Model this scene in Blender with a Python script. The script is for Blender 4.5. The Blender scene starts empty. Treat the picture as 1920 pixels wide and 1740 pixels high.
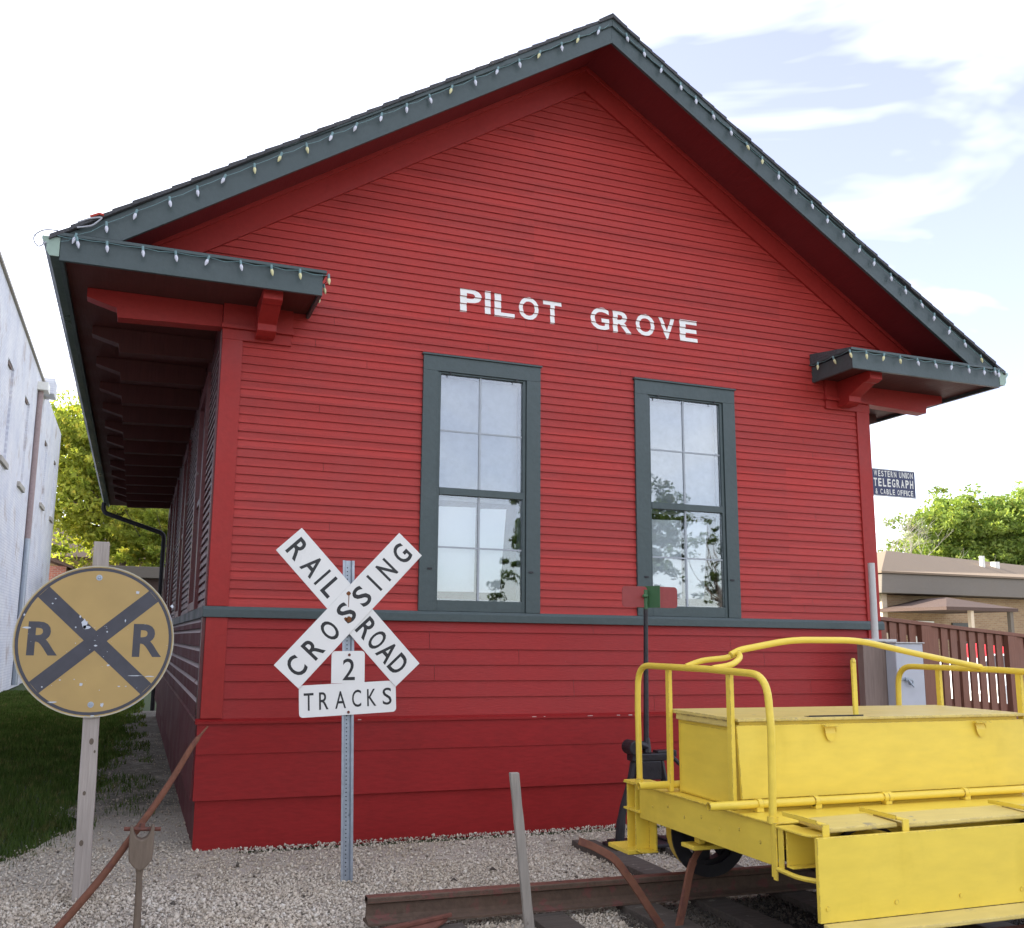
import bpy, bmesh, math, random
import numpy as np
from mathutils import Vector, Matrix
random.seed(7); rng = np.random.default_rng(7)
S = bpy.context.scene
COL = S.collection

# ---------------------------------------------------------------- camera
def cam_matrix(loc, yaw, pitch, roll):
    cy, sy, cp, sp, cr, sr = math.cos(yaw), math.sin(yaw), math.cos(pitch), math.sin(pitch), math.cos(roll), math.sin(roll)
    f = Vector((sy*cp, cy*cp, sp)); r = Vector((cy, -sy, 0)); u = r.cross(f)
    r2 = cr*r + sr*u; u2 = -sr*r + cr*u
    m = Matrix((r2, u2, -f)).transposed().to_4x4(); m.translation = loc
    return m
cd = bpy.data.cameras.new('camera'); cam = bpy.data.objects.new('camera', cd); COL.objects.link(cam)
cam.matrix_world = cam_matrix(Vector((-.5254, -7.5385, 1.55)), .347817, .162937, .0122653)
cd.sensor_fit = 'HORIZONTAL'; cd.sensor_width = 36; cd.lens = 1759.975*36/1920
cd.shift_x = (960-900.70)/1920; cd.shift_y = (911.58-870)/1920
cd.clip_start = .05; cd.clip_end = 3000
S.camera = cam

# ---------------------------------------------------------------- world, sun, exposure
SUN_DIR = Vector((-.76, .65, .50)).normalized()          # towards the sun: behind the depot, to the left
el = math.asin(SUN_DIR.z); az = math.atan2(SUN_DIR.x, SUN_DIR.y)
W = bpy.data.worlds.new('World'); S.world = W; W.use_nodes = True
nt = W.node_tree; N = nt.nodes; L = nt.links
for n in list(N): N.remove(n)
out = N.new('ShaderNodeOutputWorld'); bg = N.new('ShaderNodeBackground'); sky = N.new('ShaderNodeTexSky')
sky.sky_type = 'NISHITA'; sky.sun_disc = False; sky.sun_elevation = el; sky.sun_rotation = az
sky.air_density = 1.0; sky.dust_density = 1.5; sky.ozone_density = 1.5
tc = N.new('ShaderNodeTexCoord'); mp = N.new('ShaderNodeMapping'); mp.inputs['Scale'].default_value = (1.0, 1.0, 2.6)
mp.inputs['Rotation'].default_value = (.35, .25, .6)
n1 = N.new('ShaderNodeTexNoise'); n1.inputs['Scale'].default_value = 2.3; n1.inputs['Detail'].default_value = 5; n1.inputs['Roughness'].default_value = .55; n1.inputs['Distortion'].default_value = .5
r1 = N.new('ShaderNodeValToRGB'); r1.color_ramp.elements[0].position = .39; r1.color_ramp.elements[1].position = .68
L.new(tc.outputs['Generated'], mp.inputs['Vector']); L.new(mp.outputs[0], n1.inputs['Vector']); L.new(n1.outputs['Fac'], r1.inputs['Fac'])
# thin high cloud veil: everything hazed, denser where the noise says so
mr = N.new('ShaderNodeMapRange'); mr.inputs['To Min'].default_value = .10; mr.inputs['To Max'].default_value = .95
L.new(r1.outputs['Color'], mr.inputs['Value'])
mx = N.new('ShaderNodeMixRGB'); mx.inputs['Color2'].default_value = (7.6, 7.75, 8.0, 1)
L.new(mr.outputs[0], mx.inputs['Fac']); hs = N.new('ShaderNodeHueSaturation'); hs.inputs['Saturation'].default_value = .85; hs.inputs['Hue'].default_value = .53; L.new(sky.outputs[0], hs.inputs['Color']); L.new(hs.outputs[0], mx.inputs['Color1'])
L.new(mx.outputs[0], bg.inputs['Color']); bg.inputs['Strength'].default_value = .12
L.new(bg.outputs[0], out.inputs['Surface'])
sd = bpy.data.lights.new('sun', 'SUN'); sd.energy = 5.0; sd.angle = math.radians(.6); sd.color = (1, .93, .8)
so = bpy.data.objects.new('sun', sd); COL.objects.link(so); so.rotation_euler = SUN_DIR.to_track_quat('Z', 'Y').to_euler(); so.location = (-30, 40, 30)
S.view_settings.view_transform = 'Standard'; S.view_settings.look = 'None'; S.view_settings.gamma = 1; S.view_settings.use_curve_mapping = False
S.view_settings.exposure = 1.66

# ---------------------------------------------------------------- materials
def nodes(name):
    m = bpy.data.materials.new(name); m.use_nodes = True
    return m, m.node_tree.nodes, m.node_tree.links, m.node_tree.nodes['Principled BSDF']
def mixc(N, L, fac, a, b, mode='MIX'):
    x = N.new('ShaderNodeMixRGB'); x.blend_type = mode
    for s, v in (('Fac', fac), ('Color1', a), ('Color2', b)):
        if hasattr(v, 'is_output') or isinstance(v, bpy.types.NodeSocket): L.new(v, x.inputs[s])
        elif s == 'Fac': x.inputs[s].default_value = v
        else: x.inputs[s].default_value = (*v, 1)
    return x.outputs[0]
def pos(N, L, scale=(1, 1, 1)):
    g = N.new('ShaderNodeNewGeometry'); m = N.new('ShaderNodeMapping'); m.inputs['Scale'].default_value = scale
    L.new(g.outputs['Position'], m.inputs['Vector']); return m.outputs[0]
def noise(N, L, vec, sc, det=4, rough=.55, lo=.3, hi=.7):
    n = N.new('ShaderNodeTexNoise'); n.inputs['Scale'].default_value = sc; n.inputs['Detail'].default_value = det; n.inputs['Roughness'].default_value = rough
    L.new(vec, n.inputs['Vector'])
    r = N.new('ShaderNodeMapRange'); r.inputs['From Min'].default_value = lo; r.inputs['From Max'].default_value = hi
    L.new(n.outputs['Fac'], r.inputs['Value']); return r.outputs[0]
def bump(N, L, bs, h, strength=.3, dist=.01, prev=None):
    b = N.new('ShaderNodeBump'); b.inputs['Strength'].default_value = strength; b.inputs['Distance'].default_value = dist
    L.new(h, b.inputs['Height'])
    if prev: L.new(prev, b.inputs['Normal'])
    L.new(b.outputs[0], bs.inputs['Normal']); return b.outputs[0]
def paint(name, col, rough=.5, var=.18, grain=(1, 1, 1), gsc=18, bs=.25, dirt=None, dirt_lo=.62, metal=0, dsc=7, board=0, spec=.4):
    m, N, L, b = nodes(name)
    v = pos(N, L, grain); v0 = pos(N, L)
    a = noise(N, L, v, gsc, 6); a2 = noise(N, L, v0, 1.7, 5)
    dk = tuple(c*(1-var) for c in col); lt = tuple(min(1, c*(1+var)) for c in col)
    c = mixc(N, L, a, dk, lt); c2 = mixc(N, L, a2, tuple(c*(1-var*.7) for c in col), tuple(min(1, c*(1+var*.5)) for c in col))
    c = mixc(N, L, .5, c, c2)
    if board:
        s = N.new('ShaderNodeSeparateXYZ'); L.new(v0, s.inputs[0])
        d = N.new('ShaderNodeMath'); d.operation = 'DIVIDE'; d.inputs[1].default_value = board; L.new(s.outputs[2], d.inputs[0])
        f = N.new('ShaderNodeMath'); f.operation = 'FLOOR'; L.new(d.outputs[0], f.inputs[0])
        x = N.new('ShaderNodeMath'); x.operation = 'MULTIPLY'; x.inputs[1].default_value = .37; L.new(s.outputs[0], x.inputs[0])
        fx = N.new('ShaderNodeMath'); fx.operation = 'FLOOR'; L.new(x.outputs[0], fx.inputs[0])
        cb = N.new('ShaderNodeCombineXYZ'); L.new(f.outputs[0], cb.inputs[0]); L.new(fx.outputs[0], cb.inputs[1])
        w = N.new('ShaderNodeTexWhiteNoise'); L.new(cb.outputs[0], w.inputs['Vector'])
        r = N.new('ShaderNodeMapRange'); r.inputs['To Min'].default_value = .87; r.inputs['To Max'].default_value = 1.09; L.new(w.outputs['Value'], r.inputs['Value'])
        c = mixc(N, L, 1, c, r.outputs[0], 'MULTIPLY')
    if dirt:
        dn = noise(N, L, v0, dsc, 8, .65, dirt_lo, dirt_lo+.06)
        c = mixc(N, L, dn, c, dirt)
    L.new(c, b.inputs['Base Color']); b.inputs['Roughness'].default_value = rough; b.inputs['Metallic'].default_value = metal
    b.inputs['Specular IOR Level'].default_value = spec
    rr = N.new('ShaderNodeMapRange'); rr.inputs['To Min'].default_value = max(.05, rough-.12); rr.inputs['To Max'].default_value = min(1, rough+.12)
    L.new(a2, rr.inputs['Value']); L.new(rr.outputs[0], b.inputs['Roughness'])
    bump(N, L, b, a, bs, .004)
    return m
RED = (.39, .038, .032)
M = {}
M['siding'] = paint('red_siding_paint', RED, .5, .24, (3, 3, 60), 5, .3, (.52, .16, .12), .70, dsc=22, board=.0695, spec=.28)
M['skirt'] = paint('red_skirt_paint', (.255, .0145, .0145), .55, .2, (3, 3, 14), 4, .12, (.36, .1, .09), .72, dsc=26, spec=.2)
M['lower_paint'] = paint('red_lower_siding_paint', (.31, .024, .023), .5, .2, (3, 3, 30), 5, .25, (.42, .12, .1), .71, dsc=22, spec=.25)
M['trim'] = paint('red_trim_paint', (.33, .026, .022), .5, .14, (4, 4, 4), 6, .2, spec=.25)
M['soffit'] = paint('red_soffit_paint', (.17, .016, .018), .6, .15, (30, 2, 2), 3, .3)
M['shaded_soffit'] = paint('shade_darkened_eave_boards', (.085, .020, .015), .7, .2, (14, 1, 1), 3, .4)  # shade under the eave put into the board colour
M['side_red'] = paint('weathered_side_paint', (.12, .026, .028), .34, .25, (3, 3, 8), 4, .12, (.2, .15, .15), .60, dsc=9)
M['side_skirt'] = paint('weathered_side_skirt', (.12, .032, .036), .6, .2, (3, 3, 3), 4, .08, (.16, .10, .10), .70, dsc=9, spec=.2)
M['old_pipe'] = paint('old_brown_pipe', (.34, .26, .25), .8, .25)
M['worn_skylit_ledge'] = paint('dusty_skylit_ledge', (.50, .42, .41), .8, .15, (3, 3, 3), 6, .2, (.25, .10, .10), .62, dsc=7)  # dust and wear, plus sky light on the sloped tops painted in
M['glancing_sheen'] = paint('painted_board_sheen', (.36, .28, .27), .6, .25, (3, 3, 3), 6, .2, (.16, .06, .06), .58, dsc=7)  # pale strips: glancing reflection on the side boards put in as colour
M['green'] = paint('dark_green_trim_paint', (.056, .078, .079), .45, .14, (3, 3, 3), 8, .25, (.12, .14, .14), .7)
M['gutter'] = paint('green_gutter', (.07, .10, .085), .35, .2)
M['cap'] = paint('pale_green_cap', (.30, .40, .33), .5, .12)
M['shingle'] = paint('grey_shingles', (.075, .075, .08), .95, .35, (1, 1, 1), 60, 1, (.13, .12, .11), .6)
M['white'] = paint('white_letter_paint', (.80, .79, .76), .5, .05, (1, 1, 1), 8, .1, (.45, .2, .17), .76, dsc=30)
M['chipped'] = paint('chipped_primer', (.50, .36, .33), .8, .2)
M['muntin'] = paint('pale_muntin', (.34, .37, .40), .5, .1)
M['sash'] = paint('white_sash', (.12, .14, .17), .5, .08)
M['paper'] = paint('paper', (.90, .90, .88), .8, .03)
M['shade'] = paint('window_shade', (.42, .43, .44), .8, .2)
M['inside'] = paint('room_wall', (.10, .10, .09), .9, .2)
M['sign_white'] = paint('sign_white', (.72, .71, .68), .35, .05, (1, 1, 1), 5, .06, (.42, .30, .2), .735, dsc=14)
M['sign_black'] = paint('sign_black', (.018, .018, .02), .45, .3)
M['rust_spot'] = paint('rust_spot', (.16, .06, .02), .9, .4)
M['ochre'] = paint('ochre_sign', (.42, .285, .105), .55, .12, (1, 1, 1), 5, .1, (.36, .36, .34), .66, dsc=9)
M['faded_black'] = paint('faded_black', (.062, .062, .075), .6, .25, (1, 1, 1), 12, .1, (.42, .44, .5), .70, dsc=11)
M['soil'] = paint('dirt_path', (.10, .085, .065), .95, .35, (1, 1, 1), 14, .8, (.24, .22, .19), .52, dsc=10)
M['pale_rim'] = paint('worn_rim', (.46, .42, .30), .5, .25, (1, 1, 1), 10, .1, (.35, .35, .38), .55, dsc=14)
M['chip'] = paint('bare_metal_chip', (.50, .53, .58), .4, .15, metal=.3)
M['galv'] = paint('galvanised_steel', (.36, .40, .45), .42, .2, (1, 1, 1), 30, .2, (.22, .24, .27), .62, metal=.55, dsc=16)
M['hole'] = paint('hole_dark', (.05, .055, .065), .8, .2)
M['old_wood'] = paint('weathered_grey_wood', (.30, .27, .235), .85, .3, (14, 14, 1), 3, .6, (.16, .13, .1), .62, dsc=6)
M['post_wood'] = paint('pale_weathered_post', (.36, .315, .28), .85, .28, (25, 25, 1.4), 3, .7, (.2, .15, .11), .64, dsc=5)
M['rust'] = paint('rusty_iron', (.15, .055, .038), .85, .35, (1, 1, 1), 25, .6, (.07, .035, .03), .58, dsc=12)
M['rust_bright'] = paint('orange_rust', (.17, .068, .040), .85, .3, (1, 1, 1), 22, .5, (.13, .05, .035), .55, dsc=10)
M['rail_side'] = paint('rail_rust', (.105, .068, .048), .9, .35, (1, 1, 1), 30, .7, (.15, .06, .05), .56, dsc=9)
M['tie'] = paint('creosoted_tie', (.085, .07, .058), .95, .4, (1.5, 14, 14), 3, .9, (.2, .18, .15), .62, dsc=8)
M['black_iron'] = paint('black_iron', (.022, .02, .024), .5, .3, (1, 1, 1), 20, .4)
M['yellow'] = paint('yellow_paint', (.78, .58, .07), .40, .10, (1.5, 1.5, 5), 4, .07, (.36, .24, .07), .715, dsc=13, spec=.45)
M['yellow_dirty'] = paint('worn_yellow_paint', (.64, .50, .15), .55, .12, (1, 6, 6), 4, .15, (.36, .30, .16), .62, dsc=6)
M['target_red'] = paint('faded_red_target', (.26, .042, .040), .5, .12)
M['target_green'] = paint('green_target', (.05, .13, .055), .5, .15)
M['dark_wood'] = paint('grey_brown_wood', (.16, .12, .088), .85, .3, (12, 12, 2), 4, .5)
M['knot'] = paint('knot', (.13, .10, .075), .9, .2)
M['brown'] = paint('brown_fence_paint', (.21, .09, .058), .6, .2, (20, 20, 2), 3, .3)
M['grey_box'] = paint('grey_metal_box', (.44, .45, .49), .4, .1, (1, 1, 1), 6, .15, (.2, .19, .18), .72, dsc=10)
M['conduit'] = paint('grey_conduit', (.50, .49, .47), .45, .1)
M['plywood'] = paint('weathered_plywood', (.21, .155, .13), .85, .3, (12, 12, 1), 3, .4)
M['navy'] = paint('navy_enamel', (.022, .028, .09), .35, .15)
M['white_enamel'] = paint('white_enamel', (.75, .74, .68), .35, .08)
M['roof_tan'] = paint('tan_shingles', (.20, .15, .105), .95, .15, (1, 1, 1), 25, .4)
M['fascia_grey'] = paint('grey_mansard', (.15, .13, .105), .9, .12, (1, 1, 8), 6, .3)
M['brown_roof'] = paint('brown_shingles', (.085, .055, .045), .95, .25, (1, 1, 1), 20, .5)
M['beige'] = paint('beige_wall', (.42, .33, .20), .8, .1)
M['beige_trim'] = paint('beige_trim', (.55, .46, .34), .7, .1)
M['cable'] = paint('cable', (.05, .05, .05), .6, .1)
M['concrete'] = paint('pale_concrete', (.42, .39, .34), .9, .12, (1, 1, 1), 4, .3)
M['asphalt'] = paint('asphalt', (.055, .055, .055), .95, .25, (1, 1, 1), 30, .5)
M['bark'] = paint('bark', (.10, .078, .06), .95, .35, (4, 4, 1), 6, .8)
M['pale_bark'] = paint('pale_twigs', (.40, .36, .34), .9, .2)
M['car_red'] = paint('red_car_paint', (.50, .016, .022), .2, .04, bs=.02)
M['car_white'] = paint('white_car_paint', (.72, .73, .74), .2, .04, bs=.02)
M['tyre'] = paint('tyre', (.02, .02, .02), .85, .2)
M['bulb_white'] = paint('frosted_bulb', (.62, .63, .70), .25, .05, bs=.05)
M['bulb_yellow'] = paint('yellowed_bulb', (.66, .62, .34), .25, .05, bs=.05)
M['socket'] = paint('bulb_socket', (.16, .26, .27), .5, .1)
M['red_tape'] = paint('red_tape', (.5, .06, .04), .6, .1)

def edge_wear(m, col, r=.007, lo=.02, amt=.9):
    N, L = m.node_tree.nodes, m.node_tree.links; b = N['Principled BSDF']
    bv = N.new('ShaderNodeBevel'); bv.samples = 4; bv.inputs['Radius'].default_value = r; g = N.new('ShaderNodeNewGeometry')
    d = N.new('ShaderNodeVectorMath'); d.operation = 'DOT_PRODUCT'; L.new(bv.outputs[0], d.inputs[0]); L.new(g.outputs['Normal'], d.inputs[1])
    i = N.new('ShaderNodeMath'); i.operation = 'SUBTRACT'; i.inputs[0].default_value = 1; L.new(d.outputs['Value'], i.inputs[1])
    k = N.new('ShaderNodeMapRange'); k.inputs['From Min'].default_value = lo; k.inputs['From Max'].default_value = lo+.08; L.new(i.outputs[0], k.inputs['Value'])
    nz = noise(N, L, pos(N, L), 28, 6, .7, .46, .54); mu = N.new('ShaderNodeMath'); mu.operation = 'MULTIPLY'; L.new(k.outputs[0], mu.inputs[0]); L.new(nz, mu.inputs[1])
    m3 = N.new('ShaderNodeMath'); m3.operation = 'MULTIPLY'; m3.inputs[1].default_value = amt; L.new(mu.outputs[0], m3.inputs[0])
    src = b.inputs['Base Color'].links[0].from_socket
    gr = noise(N, L, pos(N, L, (1, 1, .45)), 2.6, 7, .6, .52, .78)
    c = mixc(N, L, gr, src, mixc(N, L, 1, src, (.84, .82, .62), 'MULTIPLY'))
    L.new(mixc(N, L, m3.outputs[0], c, col), b.inputs['Base Color'])
edge_wear(M['yellow'], (.20, .12, .05)); edge_wear(M['yellow_dirty'], (.22, .15, .08), .012)
def mat_glass(name, refl=.075, tint=(.9, .93, .95)):
    m, N, L, b = nodes(name); N.remove(b)
    g = N.new('ShaderNodeBsdfGlossy'); g.inputs['Roughness'].default_value = .012; g.inputs['Color'].default_value = (.95, .97, 1, 1)
    t = N.new('ShaderNodeBsdfTransparent'); t.inputs['Color'].default_value = (*tint, 1)
    mx = N.new('ShaderNodeMixShader'); fr = N.new('ShaderNodeFresnel'); fr.inputs['IOR'].default_value = 1.5
    r = N.new('ShaderNodeMapRange'); r.inputs['From Max'].default_value = 1; r.inputs['To Min'].default_value = refl; r.inputs['To Max'].default_value = 1
    L.new(fr.outputs[0], r.inputs['Value']); L.new(r.outputs[0], mx.inputs[0]); L.new(t.outputs[0], mx.inputs[1]); L.new(g.outputs[0], mx.inputs[2])
    v = pos(N, L); h = noise(N, L, v, 2.2, 2); bn = N.new('ShaderNodeBump'); bn.inputs['Strength'].default_value = .018; bn.inputs['Distance'].default_value = .02
    L.new(h, bn.inputs['Height']); L.new(bn.outputs[0], g.inputs['Normal'])
    L.new(mx.outputs[0], N['Material Output'].inputs['Surface']); return m
M['glass'] = mat_glass('old_window_glass')
def mat_brick(name, c1, c2, mortar, patch=None, patch_lo=.6, swap=True, sc=1, bstr=.6):
    m, N, L, b = nodes(name); g = N.new('ShaderNodeNewGeometry'); s = N.new('ShaderNodeSeparateXYZ'); L.new(g.outputs['Position'], s.inputs[0])
    cb = N.new('ShaderNodeCombineXYZ'); L.new(s.outputs[1 if swap else 0], cb.inputs[0]); L.new(s.outputs[2], cb.inputs[1])
    br = N.new('ShaderNodeTexBrick'); br.inputs['Scale'].default_value = sc; br.inputs['Brick Width'].default_value = .21; br.inputs['Row Height'].default_value = .075
    br.inputs['Mortar Size'].default_value = .008; br.inputs['Mortar Smooth'].default_value = .3
    br.inputs['Color1'].default_value = (*c1, 1); br.inputs['Color2'].default_value = (*c2, 1); br.inputs['Mortar'].default_value = (*mortar, 1)
    L.new(cb.outputs[0], br.inputs['Vector']); c = br.outputs['Color']
    v = pos(N, L, (1, 1, 1)); n = noise(N, L, v, 1.1, 6); c = mixc(N, L, n, c, mixc(N, L, .75, c, (.82, .85, .93) if patch else c1), 'MULTIPLY') if patch else c
    if patch:
        pn = noise(N, L, v, .8, 9, .72, patch_lo, patch_lo+.10); c = mixc(N, L, pn, c, patch)
    L.new(c, b.inputs['Base Color']); b.inputs['Roughness'].default_value = .85
    inv = N.new('ShaderNodeMath'); inv.operation = 'SUBTRACT'; inv.inputs[0].default_value = 1; L.new(br.outputs['Fac'], inv.inputs[1])
    p = bump(N, L, b, inv.outputs[0], bstr, .012); bump(N, L, b, noise(N, L, v, 30, 4), .4, .006, p)
    return m
M['white_brick'] = mat_brick('white_painted_brick', (.82, .82, .83), (.76, .76, .78), (.68, .68, .71), (.50, .45, .44), .55)
M['tan_brick'] = mat_brick('tan_brick', (.36, .24, .13), (.27, .165, .09), (.36, .30, .2), swap=False)
M['red_brick'] = mat_brick('red_brick', (.28, .09, .06), (.22, .07, .05), (.3, .25, .22), swap=False)
def mat_gravel(name, stones=False):
    m, N, L, b = nodes(name); v = pos(N, L)
    if stones:
        at = N.new('ShaderNodeAttribute'); at.attribute_name = 'tone'
        rp = N.new('ShaderNodeValToRGB'); e = rp.color_ramp.elements
        e[0].color = (.025, .022, .02, 1); e[1].color = (.74, .71, .65, 1)
        for p, c in ((.16, (.36, .31, .25)), (.45, (.56, .49, .405)), (.75, (.64, .58, .49))):
            x = e.new(p); x.color = (*c, 1)
        L.new(at.outputs['Fac'], rp.inputs['Fac']); c = rp.outputs[0]
        c = mixc(N, L, noise(N, L, v, .9, 4), c, mixc(N, L, 1, c, (.86, .82, .74), 'MULTIPLY'))
    else:
        vo = N.new('ShaderNodeTexVoronoi'); vo.inputs['Scale'].default_value = 65; L.new(v, vo.inputs['Vector'])
        c = mixc(N, L, vo.outputs['Color'], (.40, .35, .29), (.60, .54, .45)); c = mixc(N, L, noise(N, L, v, .8, 6), mixc(N, L, .5, c, (.38, .35, .295)), c)
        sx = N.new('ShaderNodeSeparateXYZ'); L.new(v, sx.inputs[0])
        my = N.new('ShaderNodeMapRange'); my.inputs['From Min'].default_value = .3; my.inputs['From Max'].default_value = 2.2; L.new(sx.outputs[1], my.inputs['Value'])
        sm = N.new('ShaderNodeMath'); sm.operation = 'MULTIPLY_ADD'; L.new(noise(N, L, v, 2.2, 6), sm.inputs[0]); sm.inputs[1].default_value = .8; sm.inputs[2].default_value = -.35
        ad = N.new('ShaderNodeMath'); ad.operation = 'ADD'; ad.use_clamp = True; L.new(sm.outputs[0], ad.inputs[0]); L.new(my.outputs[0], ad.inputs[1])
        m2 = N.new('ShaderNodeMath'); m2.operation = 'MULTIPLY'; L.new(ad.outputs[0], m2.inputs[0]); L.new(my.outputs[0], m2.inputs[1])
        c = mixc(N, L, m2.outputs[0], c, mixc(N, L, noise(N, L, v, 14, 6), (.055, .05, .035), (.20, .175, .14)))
        def rng_(sock, a0, a1):
            q = N.new('ShaderNodeMapRange'); q.inputs['From Min'].default_value = a0; q.inputs['From Max'].default_value = a1; L.new(sock, q.inputs['Value']); return q.outputs[0]
        pr = None
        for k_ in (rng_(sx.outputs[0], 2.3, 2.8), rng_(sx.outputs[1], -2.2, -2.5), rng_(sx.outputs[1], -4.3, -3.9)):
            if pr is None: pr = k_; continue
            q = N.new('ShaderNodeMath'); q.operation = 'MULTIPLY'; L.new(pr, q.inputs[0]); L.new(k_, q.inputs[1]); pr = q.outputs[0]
        c = mixc(N, L, pr, c, (.02, .018, .016))  # bed colour blackened to paint in the shade under the cart
        bump(N, L, b, vo.outputs['Distance'], .8, .02)
    L.new(c, b.inputs['Base Color']); b.inputs['Roughness'].default_value = .9
    return m
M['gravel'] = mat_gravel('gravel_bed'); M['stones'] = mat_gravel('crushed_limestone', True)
def mat_leaf(name, dark, light, yellow, trans=.45, sc=.5):
    m, N, L, b = nodes(name); v = pos(N, L)
    c = mixc(N, L, noise(N, L, v, sc, 5), dark, light); c = mixc(N, L, noise(N, L, v, sc*5, 3, .6, .52, .72), c, yellow)
    at = N.new('ShaderNodeAttribute'); at.attribute_name = 'tone'
    r = N.new('ShaderNodeMapRange'); r.inputs['To Min'].default_value = .6; r.inputs['To Max'].default_value = 1.35; L.new(at.outputs['Fac'], r.inputs['Value'])
    c = mixc(N, L, 1, c, r.outputs[0], 'MULTIPLY')
    d = N.new('ShaderNodeBsdfDiffuse'); t = N.new('ShaderNodeBsdfTranslucent'); L.new(c, d.inputs[0]); L.new(mixc(N, L, 1, c, (1.25, 1.2, .6), 'MULTIPLY'), t.inputs[0])
    mx = N.new('ShaderNodeMixShader'); mx.inputs[0].default_value = trans; L.new(d.outputs[0], mx.inputs[1]); L.new(t.outputs[0], mx.inputs[2])
    N.remove(b); L.new(mx.outputs[0], N['Material Output'].inputs['Surface']); return m
M['leaf_yellow'] = mat_leaf('yellow_green_leaves', (.17, .25, .05), (.45, .48, .11), (.58, .50, .12), .55)
M['leaf_green'] = mat_leaf('green_leaves', (.12, .20, .055), (.31, .40, .11), (.38, .38, .12), .5)
M['leaf_dark'] = mat_leaf('dark_leaves', (.04, .075, .02), (.08, .12, .03), (.12, .12, .04), .4)
M['grass_blade'] = mat_leaf('grass_blades', (.05, .085, .022), (.10, .155, .045), (.19, .17, .08), .35, 1.2)
def mat_grass():
    m, N, L, b = nodes('lawn_soil'); v = pos(N, L)
    c = mixc(N, L, noise(N, L, v, 3, 8), (.022, .04, .012), (.05, .08, .022)); c = mixc(N, L, noise(N, L, v, 40, 3), c, (.07, .09, .035))
    L.new(c, b.inputs['Base Color']); b.inputs['Roughness'].default_value = 1; return m
M['lawn'] = mat_grass()

# ---------------------------------------------------------------- mesh helpers
ORG = {}
def org(o): return ORG.get(o.name, Vector((0, 0, 0))) if o else Vector((0, 0, 0))
class MB:
    def __init__(s): s.v = []; s.f = []
    def add(s, v, f):
        k = len(s.v); s.v += [tuple(p) for p in v]; s.f += [tuple(i+k for i in q) for q in f]; return s
    def box(s, x0, x1, y0, y1, z0, z1):
        return s.add([(x0, y0, z0), (x1, y0, z0), (x1, y1, z0), (x0, y1, z0), (x0, y0, z1), (x1, y0, z1), (x1, y1, z1), (x0, y1, z1)],
                     [(0, 3, 2, 1), (4, 5, 6, 7), (0, 1, 5, 4), (1, 2, 6, 5), (2, 3, 7, 6), (3, 0, 4, 7)])
    def hexa(s, pts): return s.add(pts, [(0, 3, 2, 1), (4, 5, 6, 7), (0, 1, 5, 4), (1, 2, 6, 5), (2, 3, 7, 6), (3, 0, 4, 7)])
    def prism(s, poly, ax, a, b):
        n = len(poly)
        def P(p, t): return {'x': (t, p[0], p[1]), 'y': (p[0], t, p[1]), 'z': (p[0], p[1], t)}[ax]
        return s.add([P(p, a) for p in poly]+[P(p, b) for p in poly], [tuple(range(n))[::-1], tuple(range(n, 2*n))]+[(i, (i+1) % n, n+(i+1) % n, n+i) for i in range(n)])
    def quad(s, a, b, c, d): return s.add([a, b, c, d], [(0, 1, 2, 3)])
    def tube(s, path, r, n=12, caps=True):
        P = [Vector(p) for p in path]; R = r if hasattr(r, '__len__') else [r]*len(P); vs = []; fs = []
        t0 = (P[1]-P[0]).normalized(); up = Vector((0, 0, 1)) if abs(t0.z) < .9 else Vector((1, 0, 0)); u = t0.cross(up).normalized()
        for i, p in enumerate(P):
            if i == 0: t = (P[1]-P[0])
            elif i == len(P)-1: t = (P[-1]-P[-2])
            else: t = (P[i+1]-P[i]).normalized()+(P[i]-P[i-1]).normalized()
            t.normalize(); u = (u-t*u.dot(t)).normalized(); w = t.cross(u)
            for k in range(n):
                a = 2*math.pi*k/n; vs.append(p+R[i]*(math.cos(a)*u+math.sin(a)*w))
        for i in range(len(P)-1):
            for k in range(n): fs.append((i*n+k, i*n+(k+1) % n, (i+1)*n+(k+1) % n, (i+1)*n+k))
        if caps: fs += [tuple(range(n))[::-1], tuple((len(P)-1)*n+k for k in range(n))]
        return s.add(vs, fs)
    def cyl(s, a, b, r0, r1=None, n=16): return s.tube([a, b], [r0, r0 if r1 is None else r1], n)
    def ring(s, c, ax, ro, ri, h0, h1, n=48):
        vs = []; fs = []
        for k in range(n):
            a = 2*math.pi*k/n
            for r in (ro, ri):
                for h in (h0, h1):
                    p = (r*math.cos(a), r*math.sin(a)); vs.append({'y': (c[0]+p[0], h, c[1]+p[1]), 'z': (c[0]+p[0], c[1]+p[1], h)}[ax])
        for k in range(n):
            i = 4*k; j = 4*((k+1) % n)
            fs += [(i, j, j+1, i+1), (i+2, i+3, j+3, j+2), (i, i+2, j+2, j), (i+1, j+1, j+3, i+3)]
        return s.add(vs, fs)
    def build(s, name, mat, parent=None, bevel=0, smooth=False, recalc=True, seg=2):
        me = bpy.data.meshes.new(name); o = bpy.data.objects.new(name, me); COL.objects.link(o)
        w = org(parent); me.from_pydata([(p[0]-w.x, p[1]-w.y, p[2]-w.z) for p in s.v], [], s.f); me.materials.append(M[mat])
        if recalc:
            bm = bmesh.new(); bm.from_mesh(me); bmesh.ops.recalc_face_normals(bm, faces=bm.faces); bm.to_mesh(me); bm.free()
        if parent: o.parent = parent
        ORG[o.name] = w
        if smooth:
            me.polygons.foreach_set('use_smooth', [True]*len(me.polygons))
            try: me.set_sharp_from_angle(angle=math.radians(40))
            except Exception: pass
        if bevel:
            b = o.modifiers.new('bevel', 'BEVEL'); b.width = bevel; b.segments = seg; b.limit_method = 'ANGLE'; b.angle_limit = math.radians(35)
        return o
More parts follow.
